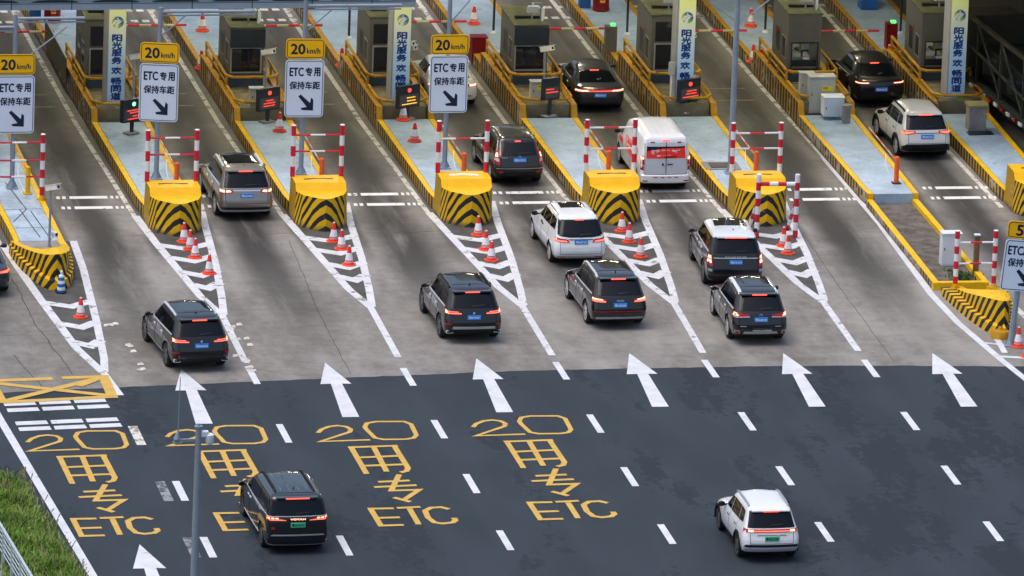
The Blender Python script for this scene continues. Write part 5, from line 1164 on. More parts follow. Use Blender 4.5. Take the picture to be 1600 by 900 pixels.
S['rear_dec'] = [([(-.99, 1.175), (.99, 1.175), (.99, 1.19), (-.99, 1.19)], 'chrome', 'tailgate_trim', False), ([(.42, 1.08), (.99, 1.06), (.99, 1.17), (.70, 1.165)], 'tl', 'tail_lamp', True), ([(.36, 1.065), (.95, 1.075), (.95, 1.095), (.5, 1.09)], 'tlb', 'light_strip', True, .016), ([(.60, 1.11), (.70, 1.11), (.70, 1.145), (.62, 1.145)], 'tlw', 'light_cell', True, .018), ([(.74, 1.11), (.82, 1.11), (.82, 1.15), (.74, 1.15)], 'tlw', 'light_cell', True, .018), ([(.86, 1.11), (.94, 1.11), (.94, 1.15), (.86, 1.15)], 'tlw', 'light_cell', True, .018),
 ([(-.86, .60), (.86, .60), (.80, .64), (-.80, .64)], 'silver', 'bumper_ledge', False), ([(.78, .30), (.97, .32), (.97, .35), (.78, .33)], 'silver', 'bumper_corner_trim', True), ([(-.80, .30), (.80, .30), (.80, .315), (-.80, .315)], 'silver', 'bumper_trim', False), ([(-.82, .80), (-.72, .80), (-.72, .86), (-.82, .86)], 'refl', 'red_badge', False)]
S['badges'] = [('VOYAH', 1.10, .46, .045, 'tlw', 0)]
S['rails'] = (-1.9, .7, .60, 'trim'); S['brake'] = (1.70, .36, .10); S['tailgate'] = (.68, 1.05, .9); S['doors'] = (1.45, .32, -1.0); S['handles'] = (.42, .1); S['mirror'] = (1.3, 1.12); S['rc'] = .2
S['top'] = [([(-.66, -2.0), (.66, -2.0), (.64, .75), (-.64, .75)], 'roof', 'roof_panel')]+[([(x-.006, -1.9), (x+.006, -1.9), (x+.006, .2), (x-.006, .2)], 'silver', 'roof_rib') for x in (-.42, -.14, .14, .42)]
S['loc'] = at(-12.70, -28.5, S['W'], S['L'], S['roh'], S['yaw']); CARS.append(S)
# --- white electric crossover, lower right
S = suv(1.66, 1.06, .26, 4.55, 1.82, name='crossover_car', cat='crossover', roh=.92, wb=2.75, paint=P_WHITE, yaw=.5, label='white crossover with a thin red light bar and green plate, alone on dark asphalt', plate=('粤GDL7260', .78, True), darkrim=True, r=.35)
S['mirrormat'] = m_trim
S['side'] = [([(1.0, .30), (-1.1, .30), (-1.1, .42), (1.0, .40)], 'trim', 'sill_cladding')]
S['rear_dec'] = [([(-.99, .965), (.99, .965), (.96, 1.05), (-.96, 1.05)], 'tl', 'tail_lamp', False), ([(-.7, .99), (.7, .99), (.7, 1.01), (-.7, 1.01)], 'tlb', 'light_strip', False, .016), ([(.62, .985), (.78, .985), (.78, 1.03), (.62, 1.03)], 'tlw', 'light_cell', True, .018), ([(-.92, .52), (.92, .52), (.86, .60), (-.86, .60)], 'trim', 'bumper_slot', False), ([(-.95, .36), (.95, .36), (.90, .515), (-.90, .515)], pbr('bumper_lilac_grey', (.45, .46, .52), .4, var=.05), 'lower_bumper', False, .014), ([(-.97, .26), (.97, .26), (.97, .355), (-.97, .355)], 'trim', 'diffuser', False), ([(-.5, .875), (.5, .875), (.48, .89), (-.48, .89)], 'seamw', 'tailgate_crease', False), ([(.14, .86), (.26, .86), (.26, .90), (.14, .90)], pbr('peach_sticker', (.75, .42, .3), .5, var=.05), 'sticker', False)]
S['rails'] = (-1.55, .35, .66, 'silver'); S['tailgate'] = (.62, .96, .72); S['fin'] = False; S['arch'] = True
S['loc'] = at(1.55, -30.35, S['W'], S['L'], S['roh'], S['yaw']); CARS.append(S)
# --- two black SUVs of the same kind
def x5(label, loc, yaw, plate, crossed):
    S = suv(1.75, 1.13, .36, 4.9, 1.97, roh=1.02, wb=2.97, paint=P_BLACK, yaw=yaw, label=label, plate=(plate, .90, False), darkrim=True, r=.385, exhaust=[(.80, .42)], emblem=('disc', 1.03))
    S['rear_dec'] = [([(.40, .99), (.98, 1.0), (1.0, 1.13), (.92, 1.12), (.44, 1.05)], 'tl', 'tail_lamp', True), ([(.42, 1.005), (.93, 1.015), (.93, 1.04), (.42, 1.03)], 'tlb', 'light_strip', True, .018), ([(.52, 1.055), (.95, 1.075), (.95, 1.095), (.52, 1.07)], 'tlb', 'light_strip', True, .018), ([(.82, 1.01), (.96, 1.015), (.96, 1.11), (.86, 1.10)], 'tlw', 'light_cell', True, .02),
      ([(.74, .66), (.94, .67), (.94, .71), (.74, .70)], 'refl', 'reflector', True), ([(-.72, .52), (.72, .52), (.70, .60), (-.70, .60)], 'silver' if crossed else 'k', 'bumper_ledge', False), ([(-.9, .30), (.9, .30), (.86, .48), (-.86, .48)], 'trim', 'lower_bumper', False)]
    S['side'].append(([(1.2, .36), (-1.15, .36), (-1.15, .39), (1.2, .39)], 'silver' if not crossed else 'k', 'sill_trim'))
    S['top'] = [([(-.58, -1.4), (.58, -1.4), (.54, .55), (-.54, .55)], 'roof', 'sunroof')]
    S['rails'] = (-1.55, .55, .68, 'chrome' if not crossed else 'trim'); S['badges'] = [('xDrive', .83, .2, .03, 'chrome', .62), ('GT', .83, .1, .03, 'chrome', -.62)] if False else []
    S['loc'] = at(*loc, S['W'], S['L'], S['roh'], yaw); CARS.append(S)
x5('leftmost black SUV, with bright roof rails, angled towards the left', (-12.80, -8.8), 5, '粤B06K83', False)
x5('black SUV with dark roof rails, below the white-patched crash block', (-3.43, -5.85), 1.5, '粤B52N8C', True)
# --- large black SUV with silver rails and rings on the tailgate
S = suv(1.73, 1.10, .42, 4.95, 1.92, roh=1.08, wb=2.99, paint=P_BLACK, yaw=1.5, label='black SUV with four chrome rings on its tailgate, behind the white people carrier', plate=('粤A8G0A8', .86, False), r=.375, emblem=('rings4', 1.0))
S['rear_dec'] = [([(.46, .93), (.97, .95), (1.0, 1.09), (.90, 1.09), (.50, 1.04)], 'tl', 'tail_lamp', True), ([(.50, .955), (.95, .975), (.95, 1.01), (.50, .99)], 'tlb', 'light_strip', True, .018), ([(.58, 1.01), (.96, 1.03), (.94, 1.075), (.62, 1.045)], 'tlw', 'light_cell', True, .018), ([(-.90, .64), (.90, .64), (.90, .66), (-.90, .66)], 'refl', 'reflector_strip', False), ([(-.84, .40), (.84, .40), (.80, .47), (-.80, .47)], 'silver', 'bumper_ledge', False, .02), ([(-.9, .27), (.9, .27), (.88, .395), (-.88, .395)], 'trim', 'lower_bumper', False)]
S['side'].append(([(1.25, .37), (-1.1, .37), (-1.1, .43), (1.25, .43)], 'silver', 'sill_trim')); S['top'] = [([(-.60, -1.3), (.60, -1.3), (.56, .55), (-.56, .55)], 'roof', 'sunroof')]; S['rails'] = (-1.75, .5, .68, 'chrome')
S['loc'] = at(1.66, -4.42, S['W'], S['L'], S['roh'], S['yaw']); CARS.append(S)
# --- black SUV with wide silver roof rails
S = suv(1.72, 1.10, .40, 4.85, 1.88, roh=1.10, wb=2.79, paint=P_BLACK, yaw=-1, label='black SUV with broad silver roof rails, first car of the right-hand queue', plate=('粤E60AY8', .89, False), r=.37, emblem=('oval', 1.03), exhaust=[])
S['rear_dec'] = [([(.44, .98), (.97, .96), (1.0, 1.12), (.86, 1.10), (.40, 1.04)], 'tl', 'tail_lamp', True), ([(.76, 1.0), (.96, .99), (.98, 1.09), (.82, 1.08)], 'tlw', 'light_cell', True, .018), ([(.38, .965), (.92, .945), (.92, .96), (.40, .985)], 'chrome', 'lamp_trim', True, .016), ([(.50, .66), (.72, .66), (.72, .68), (.50, .68)], 'silver', 'bumper_chip', True), ([(-.62, .42), (.62, .42), (.56, .50), (-.56, .50)], 'silver', 'skid_plate', False, .02), ([(.72, .42), (.90, .42), (.90, .54), (.74, .54)], 'silver', 'fog_lamp_bezel', True), ([(.76, .44), (.86, .44), (.86, .51), (.76, .51)], 'refl', 'fog_lamp', True, .018), ([(-.9, .27), (.9, .27), (.9, .40), (-.9, .40)], 'trim', 'lower_bumper', False)]
S['badges'] = [('HIGHLANDER', .535, .62, .045, 'chrome', .05)]; S['side'].append(([(1.2, .30), (-1.1, .30), (-1.1, .36), (1.2, .36)], 'silver', 'running_board'))
S['top'] = [([(-.56, -1.3), (.56, -1.3), (.54, .4), (-.54, .4)], 'roof', 'sunroof'), ([(-.70, -1.75), (-.60, -1.75), (-.58, .55), (-.68, .55)], 'silroof', 'roof_rail'), ([(.60, -1.75), (.70, -1.75), (.68, .55), (.58, .55)], 'silroof', 'roof_rail')]; S['fin'] = False
S['loc'] = at(5.98, -6.42, S['W'], S['L'], S['roh'], S['yaw']); CARS.append(S)
# --- tall luxury SUV with silver roof
S = suv(1.84, 1.20, .30, 4.95, 1.96, roh=1.05, wb=2.92, paint=P_BLACK, roofpaint=P_SILROOF, roofz=.155, yaw=-3, label='tall black SUV with a silver roof, second in the right-hand queue', plate=('粤B151D9', .97, False), r=.40, darkrim=True, finmat=m_black)
S['rear_dec'] = [([(.78, .84), (.95, .84), (.95, 1.19), (.80, 1.19)], 'tl', 'tail_lamp', True), ([(.82, 1.07), (.93, 1.07), (.93, 1.16), (.83, 1.16)], 'tlw', 'light_cell', True, .018), ([(.82, .93), (.93, .93), (.93, 1.03), (.82, 1.03)], 'tlw', 'light_cell', True, .018), ([(-.76, 1.085), (.76, 1.085), (.76, 1.105), (-.76, 1.105)], 'chrome', 'tailgate_trim', False), ([(.80, .66), (.98, .66), (.98, .74), (.80, .74)], 'silver', 'bumper_end', True), ([(-.95, .30), (.95, .30), (.92, .50), (-.92, .50)], 'trim', 'lower_bumper', False)]
S['badges'] = [('RANGE ROVER', 1.135, .72, .045, 'chrome', 0)]; S['side'].append(([(1.25, .42), (-1.1, .42), (-1.1, .45), (1.25, .45)], 'silver', 'sill_trim'))
S['top'] = [([(-.56, -.95), (.56, -.95), (.48, .55), (-.48, .55)], 'roof', 'sunroof')]; S['brake'] = (1.725, .36, .12)
S['loc'] = at(6.47, .24, S['W'], S['L'], S['roh'], S['yaw']); CARS.append(S)
# --- white people carrier
S = suv(1.69, 1.10, .34, 4.8, 1.82, name='people_carrier', cat='people carrier', roh=1.0, wb=2.9, paint=P_WHITE, yaw=1.2, label='white people carrier with a sunroof, halfway along the painted gore', plate=('粤B68T2D', .90, False), r=.335, mirrormat=m_trim, emblem=('oval', 1.0))
S['rear_win'] = [(-.84, 1.12), (-.4, 1.07), (.4, 1.07), (.84, 1.12), (.74, 1.52), (-.74, 1.52)]
S['rear_dec'] = [([(.42, .88), (.97, .90), (1.0, 1.06), (.48, .98)], 'tl', 'tail_lamp', True), ([(.50, .90), (.95, .92), (.96, .97), (.54, .94)], 'tlb', 'light_strip', True, .018), ([(.62, .99), (.95, 1.04), (.95, 1.055), (.62, 1.01)], 'clearlamp', 'lamp_clear', True, .018), ([(-.42, .965), (.42, .965), (.46, .99), (-.46, .99)], 'k', 'tailgate_trim', False), ([(.55, .36), (.92, .37), (.92, .40), (.55, .39)], 'refl', 'reflector', True), ([(-.5, .36), (.5, .36), (.5, .385), (-.5, .385)], 'silver', 'bumper_trim', False)]
S['side'] = [([(1.15, .30), (-1.0, .30), (-1.0, .37), (1.15, .36)], 'seamw', 'sill_trim'), ([(.15, .98), (-.25, .95), (-.25, 1.0), (.15, 1.03)], 'k', 'door_handle')]
S['top'] = [([(-.46, -.85), (.46, -.85), (.44, -.12), (-.44, -.12)], 'roof', 'sunroof'), ([(-.40, .25), (.40, .25), (.38, .45), (-.38, .45)], 'roof', 'sunroof'), ([(-.70, -1.5), (-.68, -1.5), (-.66, .5), (-.68, .5)], 'k', 'roof_strip'), ([(.68, -1.5), (.70, -1.5), (.68, .5), (.66, .5)], 'k', 'roof_strip')]; S['fin'] = False; S['handles'] = (); S['tailgate'] = (.48, 1.0, .76); S['spoiler'] = False; S['brake'] = (1.55, .15, .05)
S['loc'] = at(1.82, 3.15, S['W'], S['L'], S['roh'], S['yaw']); CARS.append(S)
# --- silver SUV
S = suv(1.76, 1.12, .36, 4.9, 1.93, roh=1.03, wb=2.99, paint=P_SILV, yaw=1, label='silver-bronze SUV with a dark glass roof, leaving between the two left crash blocks', plate=('粤B2545D', .90, False), r=.38, finy=-1.5)
S['rear_dec'] = [([(.52, .98), (.97, .97), (1.0, 1.10), (.60, 1.09), (.46, 1.06)], 'tl', 'tail_lamp', True), ([(.54, 1.02), (.72, 1.0), (.72, 1.07), (.60, 1.075)], 'tlw', 'light_cell', True, .018), ([(.77, 1.0), (.95, 1.0), (.95, 1.075), (.77, 1.075)], 'tlw', 'light_cell', True, .018), ([(-.50, 1.045), (.50, 1.045), (.46, 1.075), (-.46, 1.075)], 'chrome', 'tailgate_trim', False), ([(-.92, .42), (.92, .42), (.90, .50), (-.90, .50)], 'k', 'bumper_slot', False), ([(-.88, .33), (.88, .33), (.86, .40), (-.86, .40)], 'chrome', 'bumper_trim', False, .02), ([(-.8, .24), (.8, .24), (.8, .32), (-.8, .32)], 'trim', 'lower_bumper', False)]
S['top'] = [([(-.62, -1.32), (.62, -1.32), (.58, .62), (-.58, .62)], 'glass', 'sunroof')]; S['rails'] = (-1.45, .55, .70, 'chrome')
S['loc'] = at(-8.52, 9.58, S['W'], S['L'], S['roh'], S['yaw']); CARS.append(S)
# --- old black compact SUV
S = suv(1.66, 1.08, .40, 4.5, 1.80, roh=.92, wb=2.62, paint=P_GREEN, yaw=2, label='old black compact SUV with tall narrow tail lamps, passing the white-patched crash block', plate=('粤B1S2S1', .96, False), r=.35, fin=False)
S['rear_win'] = [(-.68, 1.10), (.68, 1.10), (.60, 1.46), (-.60, 1.46)]
S['rear_dec'] = [([(.76, .80), (.96, .82), (.90, 1.14), (.74, 1.48), (.66, 1.48), (.76, 1.12)], 'tl', 'tail_lamp', True), ([(.82, 1.04), (.92, 1.04), (.89, 1.16), (.80, 1.16)], 'tlw', 'light_cell', True, .018), ([(.78, .90), (.95, .91), (.94, 1.0), (.79, .99)], 'clearlamp', 'lamp_clear', True, .018), ([(.62, .52), (.90, .52), (.90, .58), (.66, .58)], 'refl', 'reflector', True), ([(-.96, .34), (.96, .34), (.95, .56), (-.95, .56)], 'trim', 'lower_bumper', False, .008), ([(-.9, .66), (.9, .66), (.9, .675), (-.9, .675)], 'silver', 'bumper_crease', False)]
S['side'] = [([(1.0, .36), (-.95, .36), (-.95, .40), (1.0, .40)], 'silver', 'sill_trim')]; S['spoiler'] = False; S['brake'] = (1.50, .10, .05); S['badges'] = [('CR-V', 1.03, .2, .035, 'chrome', -.52)]; S['emblem'] = ('oval', 1.06)
S['loc'] = at(1.60, 13.5, S['W'], S['L'], S['roh'], S['yaw']); CARS.append(S)
# --- white compact SUV on the right
S = suv(1.68, 1.08, .34, 4.55, 1.83, roh=.95, wb=2.66, paint=P_PEARL, yaw=2.5, label='white compact SUV with black wheel-arch trim, between the two rightmost islands', plate=('粤B8K22S', .88, False), r=.355, mirrormat=m_trim)
S['rear_dec'] = [([(.46, .99), (.96, .93), (1.0, 1.07), (.80, 1.08), (.44, 1.06)], 'tl', 'tail_lamp', True), ([(.50, 1.02), (.90, 1.0), (.94, .95), (.98, .97), (.97, 1.04), (.55, 1.045)], 'tlb', 'light_strip', True, .018), ([(-.97, .30), (.97, .30), (.96, .52), (.80, .62), (-.80, .62), (-.96, .52)], 'trim', 'lower_bumper', False), ([(-.44, .99), (.44, .99), (.40, 1.005), (-.40, 1.005)], 'seamw', 'tailgate_crease', False)]
S['side'] = [([(1.0, .30), (-1.0, .30), (-1.0, .44), (1.0, .44)], 'trim', 'sill_cladding')]; S['rails'] = (-1.45, .35, .70, 'trim'); S['fin'] = False; S['arch'] = True; S['tailgate'] = (.64, .98, .72)
S['loc'] = at(16.50, 16.4, S['W'], S['L'], S['roh'], S['yaw']); CARS.append(S)
# --- fastback saloons
def saloon(label, loc, yaw, pnt, H, L, W, plate, **k):
    S = dict(name='saloon_car', cat='saloon', label=label, L=L, W=W, H=H, belt=.98, roh=1.05, wb=2.9, r=.345, paint=pnt, yaw=yaw, rc=.34, fc=.55, bow=.10, loc=loc)
    S['rear'] = [(.22, .30), (.32, .10), (.45, .02), (.62, 0), (.80, .02), (.90, .05), (.94, .10), (.97, .26), (1.0, .48), (H-.16, 1.30), (H-.07, 1.70), (H-.03, 1.92), (H, 2.2)]
    S['front'] = [(.22, .3), (.36, .06), (.52, 0), (.66, .08), (.76, .35), (.84, .9), (.92, 1.4), (.98, 1.55), (H-.10, 2.35), (H-.04, 2.6), (H, 2.25)] if False else [(.22, .3), (.36, .06), (.52, 0), (.66, .08), (.76, .35), (.84, .9), (.92, 1.4), (.98, 1.52), (H-.12, 2.05), (H-.05, 2.2), (H-.02, 2.25), (H, 2.28)]
    S['width'] = [(.22, .86), (.32, .95), (.5, .99), (.66, 1.0), (.8, .98), (.92, .94), (.98, .90), (H-.12, .68), (H-.06, .62), (H-.03, .52), (H-.01, .38), (H, .2)]
    S['side_win'] = [[(L/2-1.75, 1.01), (L/2-2.5, 1.015), (L/2-2.5, H-.15), (L/2-2.3, H-.16)], [(L/2-2.56, 1.015), (L/2-3.5, 1.03), (L/2-3.4, H-.17), (L/2-2.56, H-.15)]]
    S['rear_win'] = [(-.70, 1.03), (.70, 1.03), (.56, H-.14), (-.56, H-.14)]; S['rear_surround'] = False
    S['mirror'] = (L/2-1.85, 1.0); S['brake'] = (H-.15, .16, .0); S['spoiler'] = False; S['doors'] = (L/2-1.5, L/2-2.53, L/2-3.5); S['handles'] = (L/2-2.45, L/2-3.4); S['fin'] = False
    if plate: S['plate'] = (plate, .70, False)
    S['side'] = [([(L/2-1.7, .985), (L/2-3.55, 1.0), (L/2-3.55, 1.02), (L/2-1.7, 1.005)], 'chrome', 'window_trim')]
    S.update(k); CARS.append(S); return S
saloon('dark grey saloon with a full-width tail light, stopping beside the booth with the mossy roof', (7.12, 24.95, .0045), 0, P_GREY, 1.42, 4.9, 1.86, '粤B9V867', rear_dec=[([(-.98, .80), (.98, .80), (.94, .90), (-.94, .90)], 'tl', 'tail_lamp', False), ([(-.94, .835), (.94, .835), (.94, .85), (-.94, .85)], 'tlb', 'light_strip', False, .016), ([(.42, .83), (.92, .83), (.90, .88), (.50, .87)], 'tlw', 'light_cell', True, .018), ([(-.9, .25), (.9, .25), (.9, .36), (-.9, .36)], 'trim', 'lower_bumper', False)])
saloon('white car half hidden behind the rightmost 20 km/h sign', (1.98, 25.6, .0045), 0, P_PEARL, 1.50, 4.8, 1.86, None, rear_dec=[([(.42, .86), (.98, .86), (.98, .94), (.46, .93)], 'tl', 'tail_lamp', True), ([(.62, .875), (.92, .875), (.92, .925), (.62, .92)], 'tlw', 'light_cell', True, .018), ([(-.95, .25), (.95, .25), (.95, .38), (-.95, .38)], 'trim', 'lower_bumper', False), ([(-.7, .52), (.7, .52), (.7, .55), (-.7, .55)], 'seamw', 'bumper_crease', False)])
saloon('dark blue saloon cut off by the left edge of the photo', (-17.62, 1.9, .0045), 0, P_NAVY, 1.44, 4.8, 1.84, '粤B7M1K6', rear_dec=[([(.36, .83), (.98, .82), (1.0, .97), (.92, .95), (.40, .90)], 'tl', 'tail_lamp', True), ([(.40, .845), (.95, .85), (.97, .93), (.92, .93), (.90, .88), (.40, .87)], 'tlb', 'light_strip', True, .016), ([(-.9, .25), (.9, .25), (.9, .36), (-.9, .36)], 'trim', 'lower_bumper', False)])
S = saloon('black coupe SUV with slim red tail lamps, beside the lit booth on the right', (17.20, 25.15, .0045), 3, P_BLACK, 1.58, 4.7, 1.88, '粤BW6L73', rear_dec=[([(.44, .93), (.98, .93), (1.0, 1.0), (.46, .99)], 'tl', 'tail_lamp', True), ([(.50, .945), (.95, .95), (.95, .975), (.50, .97)], 'tlw', 'light_cell', True, .018), ([(-.9, .27), (.9, .27), (.9, .40), (-.9, .40)], 'trim', 'lower_bumper', False)])
S.update(name='suv_car', cat='SUV', belt=1.08, r=.37, rc=.30); S['rear'] = [(.24, .30), (.34, .10), (.46, .02), (.64, 0), (.85, .02), (.98, .05), (1.03, .10), (1.06, .20), (1.09, .34), (1.42, 1.05), (1.51, 1.45), (1.55, 1.70), (1.58, 2.0)]
S['front'] = [(.24, .3), (.38, .06), (.56, 0), (.74, .07), (.86, .3), (.95, .8), (1.02, 1.25), (1.08, 1.42), (1.46, 2.0), (1.53, 2.1), (1.56, 2.15), (1.58, 2.2)]; S['width'] = [(.24, .86), (.34, .95), (.5, .99), (.7, 1.0), (.86, .985), (1.0, .95), (1.08, .91), (1.44, .70), (1.52, .64), (1.55, .54), (1.57, .4), (1.58, .2)]
S['rear_win'] = [(-.70, 1.12), (.70, 1.12), (.58, 1.42), (-.58, 1.42)]; S['side_win'] = [[(L_, z) for L_, z in p] for p in ([(.7, 1.11), (-.1, 1.115), (-.1, 1.43), (.15, 1.42)], [(-.16, 1.115), (-1.25, 1.13), (-.85, 1.40), (-.16, 1.43)])]; S['mirror'] = (.55, 1.08); S['plate'] = ('粤BW6L73', .74, False)
# --- white delivery van
S = suv(1.98, 1.18, .12, 5.1, 1.80, name='delivery_van', cat='van', roh=1.0, wb=3.1, paint=P_WHITE, yaw=0, label='white delivery van with a red advertisement across its rear window', r=.34, fin=False, rc=.16, mirrormat=m_trim)
S['rear'] = [(.28, .16), (.36, .0), (.60, 0), (.64, .06), (1.18, .08), (1.70, .17), (1.84, .21), (1.90, .26), (1.95, .5), (1.98, 1.1)]
S['front'] = [(.25, .2), (.4, .03), (.7, 0), (.95, .1), (1.05, .5), (1.12, .85), (1.2, 1.0), (1.80, 1.75), (1.90, 2.0), (1.95, 2.2), (1.98, 2.6)]
S['width'] = [(.28, .92), (.36, .98), (.6, .99), (.75, 1.0), (1.0, 1.0), (1.2, .985), (1.72, .90), (1.84, .86), (1.91, .78), (1.955, .62), (1.98, .36)]
S['rear_win'] = [(-.76, 1.20), (.76, 1.20), (.74, 1.60), (-.74, 1.60)]; S['rear_surround'] = False; S['spoiler'] = False; S['brake'] = (1.80, .13, .05); S['side_win'] = [[(1.55, 1.2), (.95, 1.2), (.95, 1.72), (1.15, 1.72)]]; S['mirror'] = (1.4, 1.2)
S['rear_dec'] = [([(-.80, .66), (.80, .66), (.80, 1.17), (-.80, 1.17)], pbr('van_door_grey', (.52, .57, .64), .45, var=.05), 'rear_doors', False, .004), ([(-.76, 1.62), (.76, 1.62), (.72, 1.74), (-.72, 1.74)], pbr('van_door_grey', (.42, .46, .52), .45), 'rear_door_top', False, .004), ([(-.75, 1.205), (.75, 1.205), (.74, 1.55), (-.1, 1.55), (-.72, 1.44)], 'red', 'advert_panel', False, .016), ([(.83, .96), (.96, .96), (.95, 1.28), (.83, 1.28)], 'tl', 'tail_lamp', True), ([(.85, 1.16), (.94, 1.16), (.94, 1.25), (.85, 1.25)], 'tlw', 'light_cell', True, .018), ([(.84, .78), (.97, .78), (.97, .93), (.84, .93)], 'refl', 'lower_lamp', True), ([(.70, .40), (.95, .40), (.95, .44), (.70, .44)], 'refl', 'reflector', True), ([(.32, .54), (.48, .54), (.48, .565), (.32, .565)], 'refl', 'bumper_reflector', True), ([(.06, .54), (.2, .54), (.2, .565), (.06, .565)], 'refl', 'bumper_reflector', True), ([(-.92, .30), (.92, .30), (.92, .31), (-.92, .31)], 'seamw', 'bumper_seam', False), ([(-.008, .66), (.008, .66), (.008, 1.75), (-.008, 1.75)], 'seam', 'door_joint', False, .02), ([(.06, .98), (.26, .98), (.26, 1.01), (.06, 1.01)], 'k', 'door_handle', False, .02), ([(-.16, .96), (-.09, .96), (-.09, 1.03), (-.16, 1.03)], 'navy', 'door_emblem', False, .02), ([(.44, 1.72), (.6, 1.72), (.6, 1.76), (.44, 1.76)], 'refl', 'roof_marker', True)]
S['badges'] = [('拉货 搬家 搬厂', 1.425, 1.0, .155, 'white_t', -.02), ('搬长途', 1.265, .50, .125, 'white_t', -.08)]; MATC['white_t'] = m_plate_t
S['side'] = [([(.2, .85), (-1.75, .85), (-1.75, .88), (.2, .88)], 'red', 'advert_frame'), ([(.2, 1.33), (-1.75, 1.33), (-1.75, 1.36), (.2, 1.36)], 'red', 'advert_frame'), ([(.2, .85), (.16, .85), (.16, 1.36), (.2, 1.36)], 'red', 'advert_frame'), ([(-1.72, .85), (-1.76, .85), (-1.76, 1.36), (-1.72, 1.36)], 'red', 'advert_frame')]+[([(-.05-.4*k, 1.14), (-.36-.4*k, 1.14), (-.36-.4*k, 1.29), (-.05-.4*k, 1.29)], 'red', 'advert_print') for k in range(4)]+[([(-.05-.4*k, .92), (-.36-.4*k, .92), (-.36-.4*k, 1.06), (-.05-.4*k, 1.06)], 'red', 'advert_print') for k in range(4)]+[([(1.3, .9), (.75, .9), (.75, 1.08), (1.3, 1.08)], 'red', 'advert_print')]
S['doors'] = (1.75, .85, -.5); S['handles'] = (); S['tailgate'] = (.63, 1.7, .80); S['loc'] = (7.42, 14.35, .0045); S['top'] = [([(x-.008, -2.0), (x+.008, -2.0), (x+.008, .5), (x-.008, .5)], pbr('roof_rib_grey', (.55, .56, .58), .5, var=.04), 'roof_rib') for x in (-.5, -.25, 0, .25, .5)]
CARS.append(S)
for S in CARS:
    t = car(S)
    if S.get('arch'):
        for y in S['axles']:      # black wheel-arch trim rings
            for sx in (-1, 1):
                m = MB(); n = 18; r0, r1 = S['r']+.05, S['r']+.115
                P = [(R(-12)+math.radians(204)*k/n) for k in range(n+1)]
                x0 = sx*(S['W']/2-.035); x1 = sx*(S['W']/2+.012)
                for k in range(n):
                    a_, b_ = P[k], P[k+1]
                    v = [(x, y+r_*math.cos(an), S['r']+r_*math.sin(an)) for x in (x0, x1) for r_, an in ((r0, a_), (r1, a_), (r1, b_), (r0, b_))]
                    m.add(v, [(4, 5, 6, 7), (1, 2, 6, 5), (0, 4, 7, 3)])
                m.build('arch_trim', m_trim, t)

# --- dark truck at the right edge
t = thing('flatbed_truck', 'dark green flatbed truck with a framed load, at the right edge of the photo', 'truck', (22.2, 18.5, .0045), 5.3)
m_tr = pbr('truck_dark_green', (.006, .010, .011), .4, var=.3); m_tr_o = pbr('truck_olive', (.035, .033, .022), .55, var=.25); m_tr_rail = pbr('truck_rail_dusty', (.035, .038, .032), .7, var=.3)
m = MB(); m.box(-1.22, 1.22, -6.5, 5.0, .78, 1.02); m.box(-1.0, 1.0, -6.3, 8, .5, .78); m.build('chassis', m_tr, t, bevel=.02)
m = MB(); m.box(-1.27, -1.05, -6.6, 5.0, 1.021, 1.10); m.box(1.05, 1.27, -6.6, 5.0, 1.021, 1.10); m.build('bed_rail', m_tr_rail, t, bevel=.01)
m = MB()
for k in range(16):
    y = -6.3+k*.7; m.box(-1.285, -1.221, y, y+.32, .84, .95, k % 2)
m.build('reflective_tape', [m_refl, m_white], t)
m = MB(); m.box(-1.15, 1.15, 5.25, 7.4, .7, 3.0); cb = m.build('cab', m_tr_o, t, bevel=.12)
m = MB(); m.box(-.85, .85, 5.22, 5.245, 1.9, 2.6); m.build('rear_window', m_tint, cb); m = MB(); m.box(-1.165, -1.152, 5.9, 6.9, 1.8, 2.6); m.build('side_window', m_tint, cb)
for sx in (-1, 1):
    m = MB(); m.box(sx*1.38-.1, sx*1.38+.1, 6.75, 6.85, 1.95, 2.55); m.box(min(sx*1.1, sx*1.3), max(sx*1.1, sx*1.3), 6.78, 6.82, 2.4, 2.44); mi_ = m.build('wing_mirror', m_black, t, bevel=.02); m = MB(); m.box(sx*1.38-.07, sx*1.38+.05, 6.742, 6.749, 2.0, 2.5); m.build('mirror_glass', m_cab_grey, mi_)
m = MB(); m.box(-1.2, 1.2, 4.9, 5.1, 1.101, 3.3); m.box(-1.2, -1.08, -6, 4.9, 3.15, 3.3); m.build('headboard', m_tr_o, t)
m = MB()
for k in range(4): y = 4.0-k*2.6; m.box(-1.2, -1.1, y, y+.1, 1.101, 3.15); m.tube((-1.15, y, 3.1), (-1.15, y-2.5, 1.2), .045, n=8)
m.path([(-1.15, 4.9, 2.2), (-1.15, -6, 1.5)], .06, n=8); m.build('load_frame', m_galv if False else m_tr_rail, t)
m = MB(); m.box(-.80, .98, -5.8, 4.6, 1.101, 2.3); m.build('load', m_tr, t, bevel=.08)
m = MB()
for y in (3.2, .4, -2.4): m = MB(); m.lathe([(.05, 0), (.42, .0), (.45, .1), (.45, .4), (.42, .5), (.1, .5)], 16, c=(-.78, y, 1.6)); m.build('load_drum', m_black, t, smooth=True)
ty, rim = wheel_meshes(.5, .28, True)
for sx in (-1, 1):
    for y in (-4.6, -3.3, 6.3):
        w_ = link('wheel', ty, t, (sx*1.05, y, .5)); link('rim', rim, w_)
        if sx < 0: w_.rotation_euler = (0, 0, math.pi)
